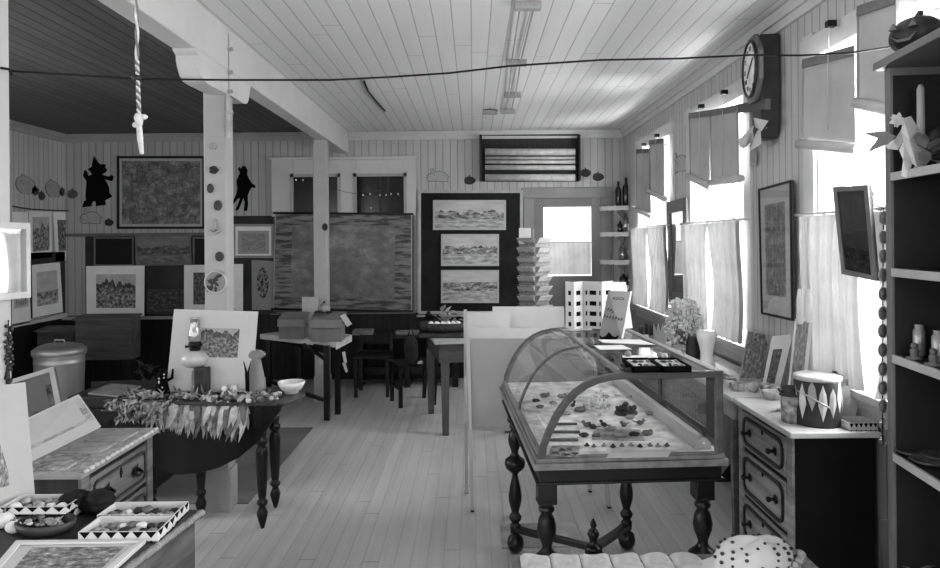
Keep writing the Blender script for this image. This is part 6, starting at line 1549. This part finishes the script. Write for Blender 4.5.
for k, (px, h) in enumerate(((919,.11),(938,.105))):
    c = on_shelf(px, 2, .075); t = T('figure_bottle', ['left', 'right'][k]+' clear bottle behind a carved figure on the shelf unit', 'bottle', c, 'clear bottles on the shelf unit')
    O('bottle_body', lathe(BM(), [(.018,0),(.02,.008),(.02,h*.8),(.014,h*.9),(.016,h)], c, 16), plain('shelf_glass%d' % k, .26, .15, .3, 30, spec=.7), t)
    d = on_shelf(px-5, 2, .03); bm = lathe(BM(), [(.026,0),(.026,.006),(.012,.01),(.014,.03),(.008,.036)], d, 12); ball(bm, d+V(0,0,.044), .012, seg=8)
    S('carved_figure', bm, mid_t, ['small dark carved figure before the left clear bottle', 'small dark carved figure before the right clear bottle'][k], 'figurine', 'carved figures on the shelf unit')
for k, (px, dd_) in enumerate(((912,.06),(928,.06),(937,.12))):
    c = on_shelf(px, 3, dd_); S('dark_plate', lathe(BM(), [(.02,0),(.045,.006),(.06,.016),(.057,.018),(.04,.010),(.002,.007)], c, 24), plain('plate_dark%d' % k, .10, .3, .4, 20), '%s dark dish from the left on the lower shelf of the shelf unit' % ORD[k], 'dish', 'dark dishes on the shelf unit')
bm = BM(); c = on_shelf(925, 4, .10)
for k in range(16): leaf(bm, c+V(random.uniform(-.05,.05), random.uniform(-.05,.05), .008), (random.uniform(-1,1),random.uniform(-1,1),.15), .07, .02, V(0,0,1), .3)
S('feather_bunch', bm, grey_t, 'bunch of grey feathers on the lowest visible shelf', 'feathers')
# garland of glass medallions hanging beside the shelf unit
gx = [(883.5,218),(883,237),(883,256),(883,275),(883,294),(882.5,313),(882.5,331),(882.5,350),(882.5,369),(882.5,388),(882.5,406),(882.5,424),(883,441)]
mg = T('medallion_garland', 'string of dark oval medallions hanging down the left side of the shelf unit', 'garland', P(883,450,2.56))
O('cord', tube(BM(), [P(884,208,2.56)]+[P(x,y,2.56) for x, y in gx], .0022, 5), iron, mg)
md = plain('medallion', .14, .3, .5, 60, spec=.6)
for k, (x, y) in enumerate(gx):
    c = P(x, y, 2.55); bm = ball(BM(), c, .016, (1,.45,1.5), 10); O('medallion', bm, md if k < 11 else jar_glass, mg, None if k < 11 else 'clear glass medallion')
    if k < 11: O('rim', tube(BM(), [c+V(.0165*math.cos(a), -.003, .0245*math.sin(a)) for a in [j*PI/8 for j in range(17)]], .0025, 5, cap=False), mottled, [o for o in mg.children][-1])
# ------------------------------------------------ lower right table: lace strips and bonnet
lz = .7855
for k in range(6):
    x0 = 520+k*30; a, b = P(x0,560,1.97), P(x0+29.3,560,1.97)
    def fn(u, v, a=a, b=b, k=k): return V(a.x+(b.x-a.x)*u, 1.985-.26*v, lz+.002+.007*max(0,math.sin(PI*u))**.25*(1 if v < .95 else .5)*(1-v*.6)+.003*math.sin(v*20+u*6+k))
    S('lace_strip', sheet(10, 10, fn), plain('lace_cloth%d' % k, .40, .85, .2, 30), '%s folded white lace strip from the left on the near table' % ORD[k], 'lace', 'lace strips on the near table')
c = V(P(760,566,1.88).x, 1.88, lz)
bt_ = T('dotted_bonnet', 'white dotted cloth bonnet with a scalloped rim lying on the near table', 'bonnet', c)
bon = plain('bonnet_cloth', .5, .85, .05, 10)
bm = BM(); n = 28; rows = []
for j in range(8):
    ph = PI/2*j/7; rows.append([bm.verts.new(c+V(.108*math.cos(ph)**.8*math.cos(t_)-.02*(1-math.sin(ph)), .08*math.cos(ph)**.8*math.sin(t_), .092*math.sin(ph)**.6*(1+.06*math.sin(3*t_)))) for t_ in [2*PI*k/n for k in range(n)]])
for a, b in zip(rows, rows[1:]):
    for k in range(n): bm.faces.new((a[k], a[(k+1)%n], b[(k+1)%n], b[k])).smooth = True
O('bonnet_crown', bm, bon, bt_)
bm = BM()
for j in (1, 2, 3, 4, 5):
    ph = PI/2*(j+.3)/7; m_ = max(5, int(18*math.cos(ph)))
    for k in range(m_):
        t_ = 2*PI*(k+.5*(j % 2))/m_; p = c+V(.109*math.cos(ph)**.8*math.cos(t_)-.02*(1-math.sin(ph)), .081*math.cos(ph)**.8*math.sin(t_), .0935*math.sin(ph)**.6*(1+.06*math.sin(3*t_)))
        if random.random() < .8: ball(bm, p, random.uniform(.0035,.006), (1,1,.8), 6)
d_ = O('dots', bm, dark_t, bt_); d_['kind'] = 'stuff'
bm = BM()
for k in range(16):
    t_ = -PI/2+PI*k/15; ball(bm, c+V(.10*math.cos(t_)-.004, .082*math.sin(t_)*.5-.03, .008+.055*max(0, math.cos(t_*1.1))), .012, (1,1,.8), 8)
O('scalloped_rim', bm, mottled, bt_)
fl_ = sheet(8, 6, lambda u, v: V(c.x-.17+.10*u, 1.88+.06*v, lz+.004+.035*u*u))
O('side_flap', fl_, bon, bt_)
# ================================================================== camera and light
cam = bpy.data.cameras.new('camera'); co = bpy.data.objects.new('camera', cam); C.objects.link(co)
cam.sensor_width = 36; cam.lens = 36*FPX/940; cam.shift_x = -3/940; cam.shift_y = -44/940; cam.clip_start = .05
co.matrix_world = Matrix.Translation((0,0,CH)) @ Matrix.Rotation(PI/2, 4, 'X') @ Matrix.Rotation(-ROLL, 4, 'Z')
bpy.context.scene.camera = co
def area(name, loc, rot, sx, sy, e):
    l = bpy.data.lights.new(name, 'AREA'); l.shape = 'RECTANGLE'; l.size = sx; l.size_y = sy; l.energy = e
    o = bpy.data.objects.new(name, l); C.objects.link(o); o.location = loc; o.rotation_euler = rot; return o
for n, (a, b) in enumerate(WIN):
    area('window_daylight_%d' % n, (RW+.75, (a+b)/2, 1.95), (0, math.radians(94), 0), 1.9, b-a+.5, (210,210,230,160,60)[n])  # last two lamps shine through the added windows outside the view
for n, (a, b) in enumerate(((-2.0,-.6),(.6,2.0),(3.4,4.6))):
    area('left_fill_%d' % n, (LW-.6, (a+b)/2, 1.9), (0, -PI/2, 0), 1.7, b-a, 40)  # fill lamps behind the added left openings
for n, x in enumerate((-3.5, 0)):
    area('rear_fill_%d' % n, (x, REAR-.5, 1.8), (PI/2, 0, 0), 1.8, 1.9, 42)  # added fill from behind the camera, through the rear openings
w = bpy.data.worlds.new('sky'); bpy.context.scene.world = w; w.use_nodes = True
w.node_tree.nodes['Background'].inputs[0].default_value = (1,1,1,1); w.node_tree.nodes['Background'].inputs[1].default_value = 1.4
sc = bpy.context.scene
sc.view_settings.view_transform = 'Standard'; sc.view_settings.look = 'Medium High Contrast'; sc.view_settings.exposure = .5
sc.cycles.max_bounces = 8; sc.cycles.diffuse_bounces = 5; sc.cycles.transparent_max_bounces = 24; sc.cycles.glossy_bounces = 4
sc.cycles.sample_clamp_indirect = 6; sc.cycles.caustics_reflective = False; sc.cycles.caustics_refractive = False
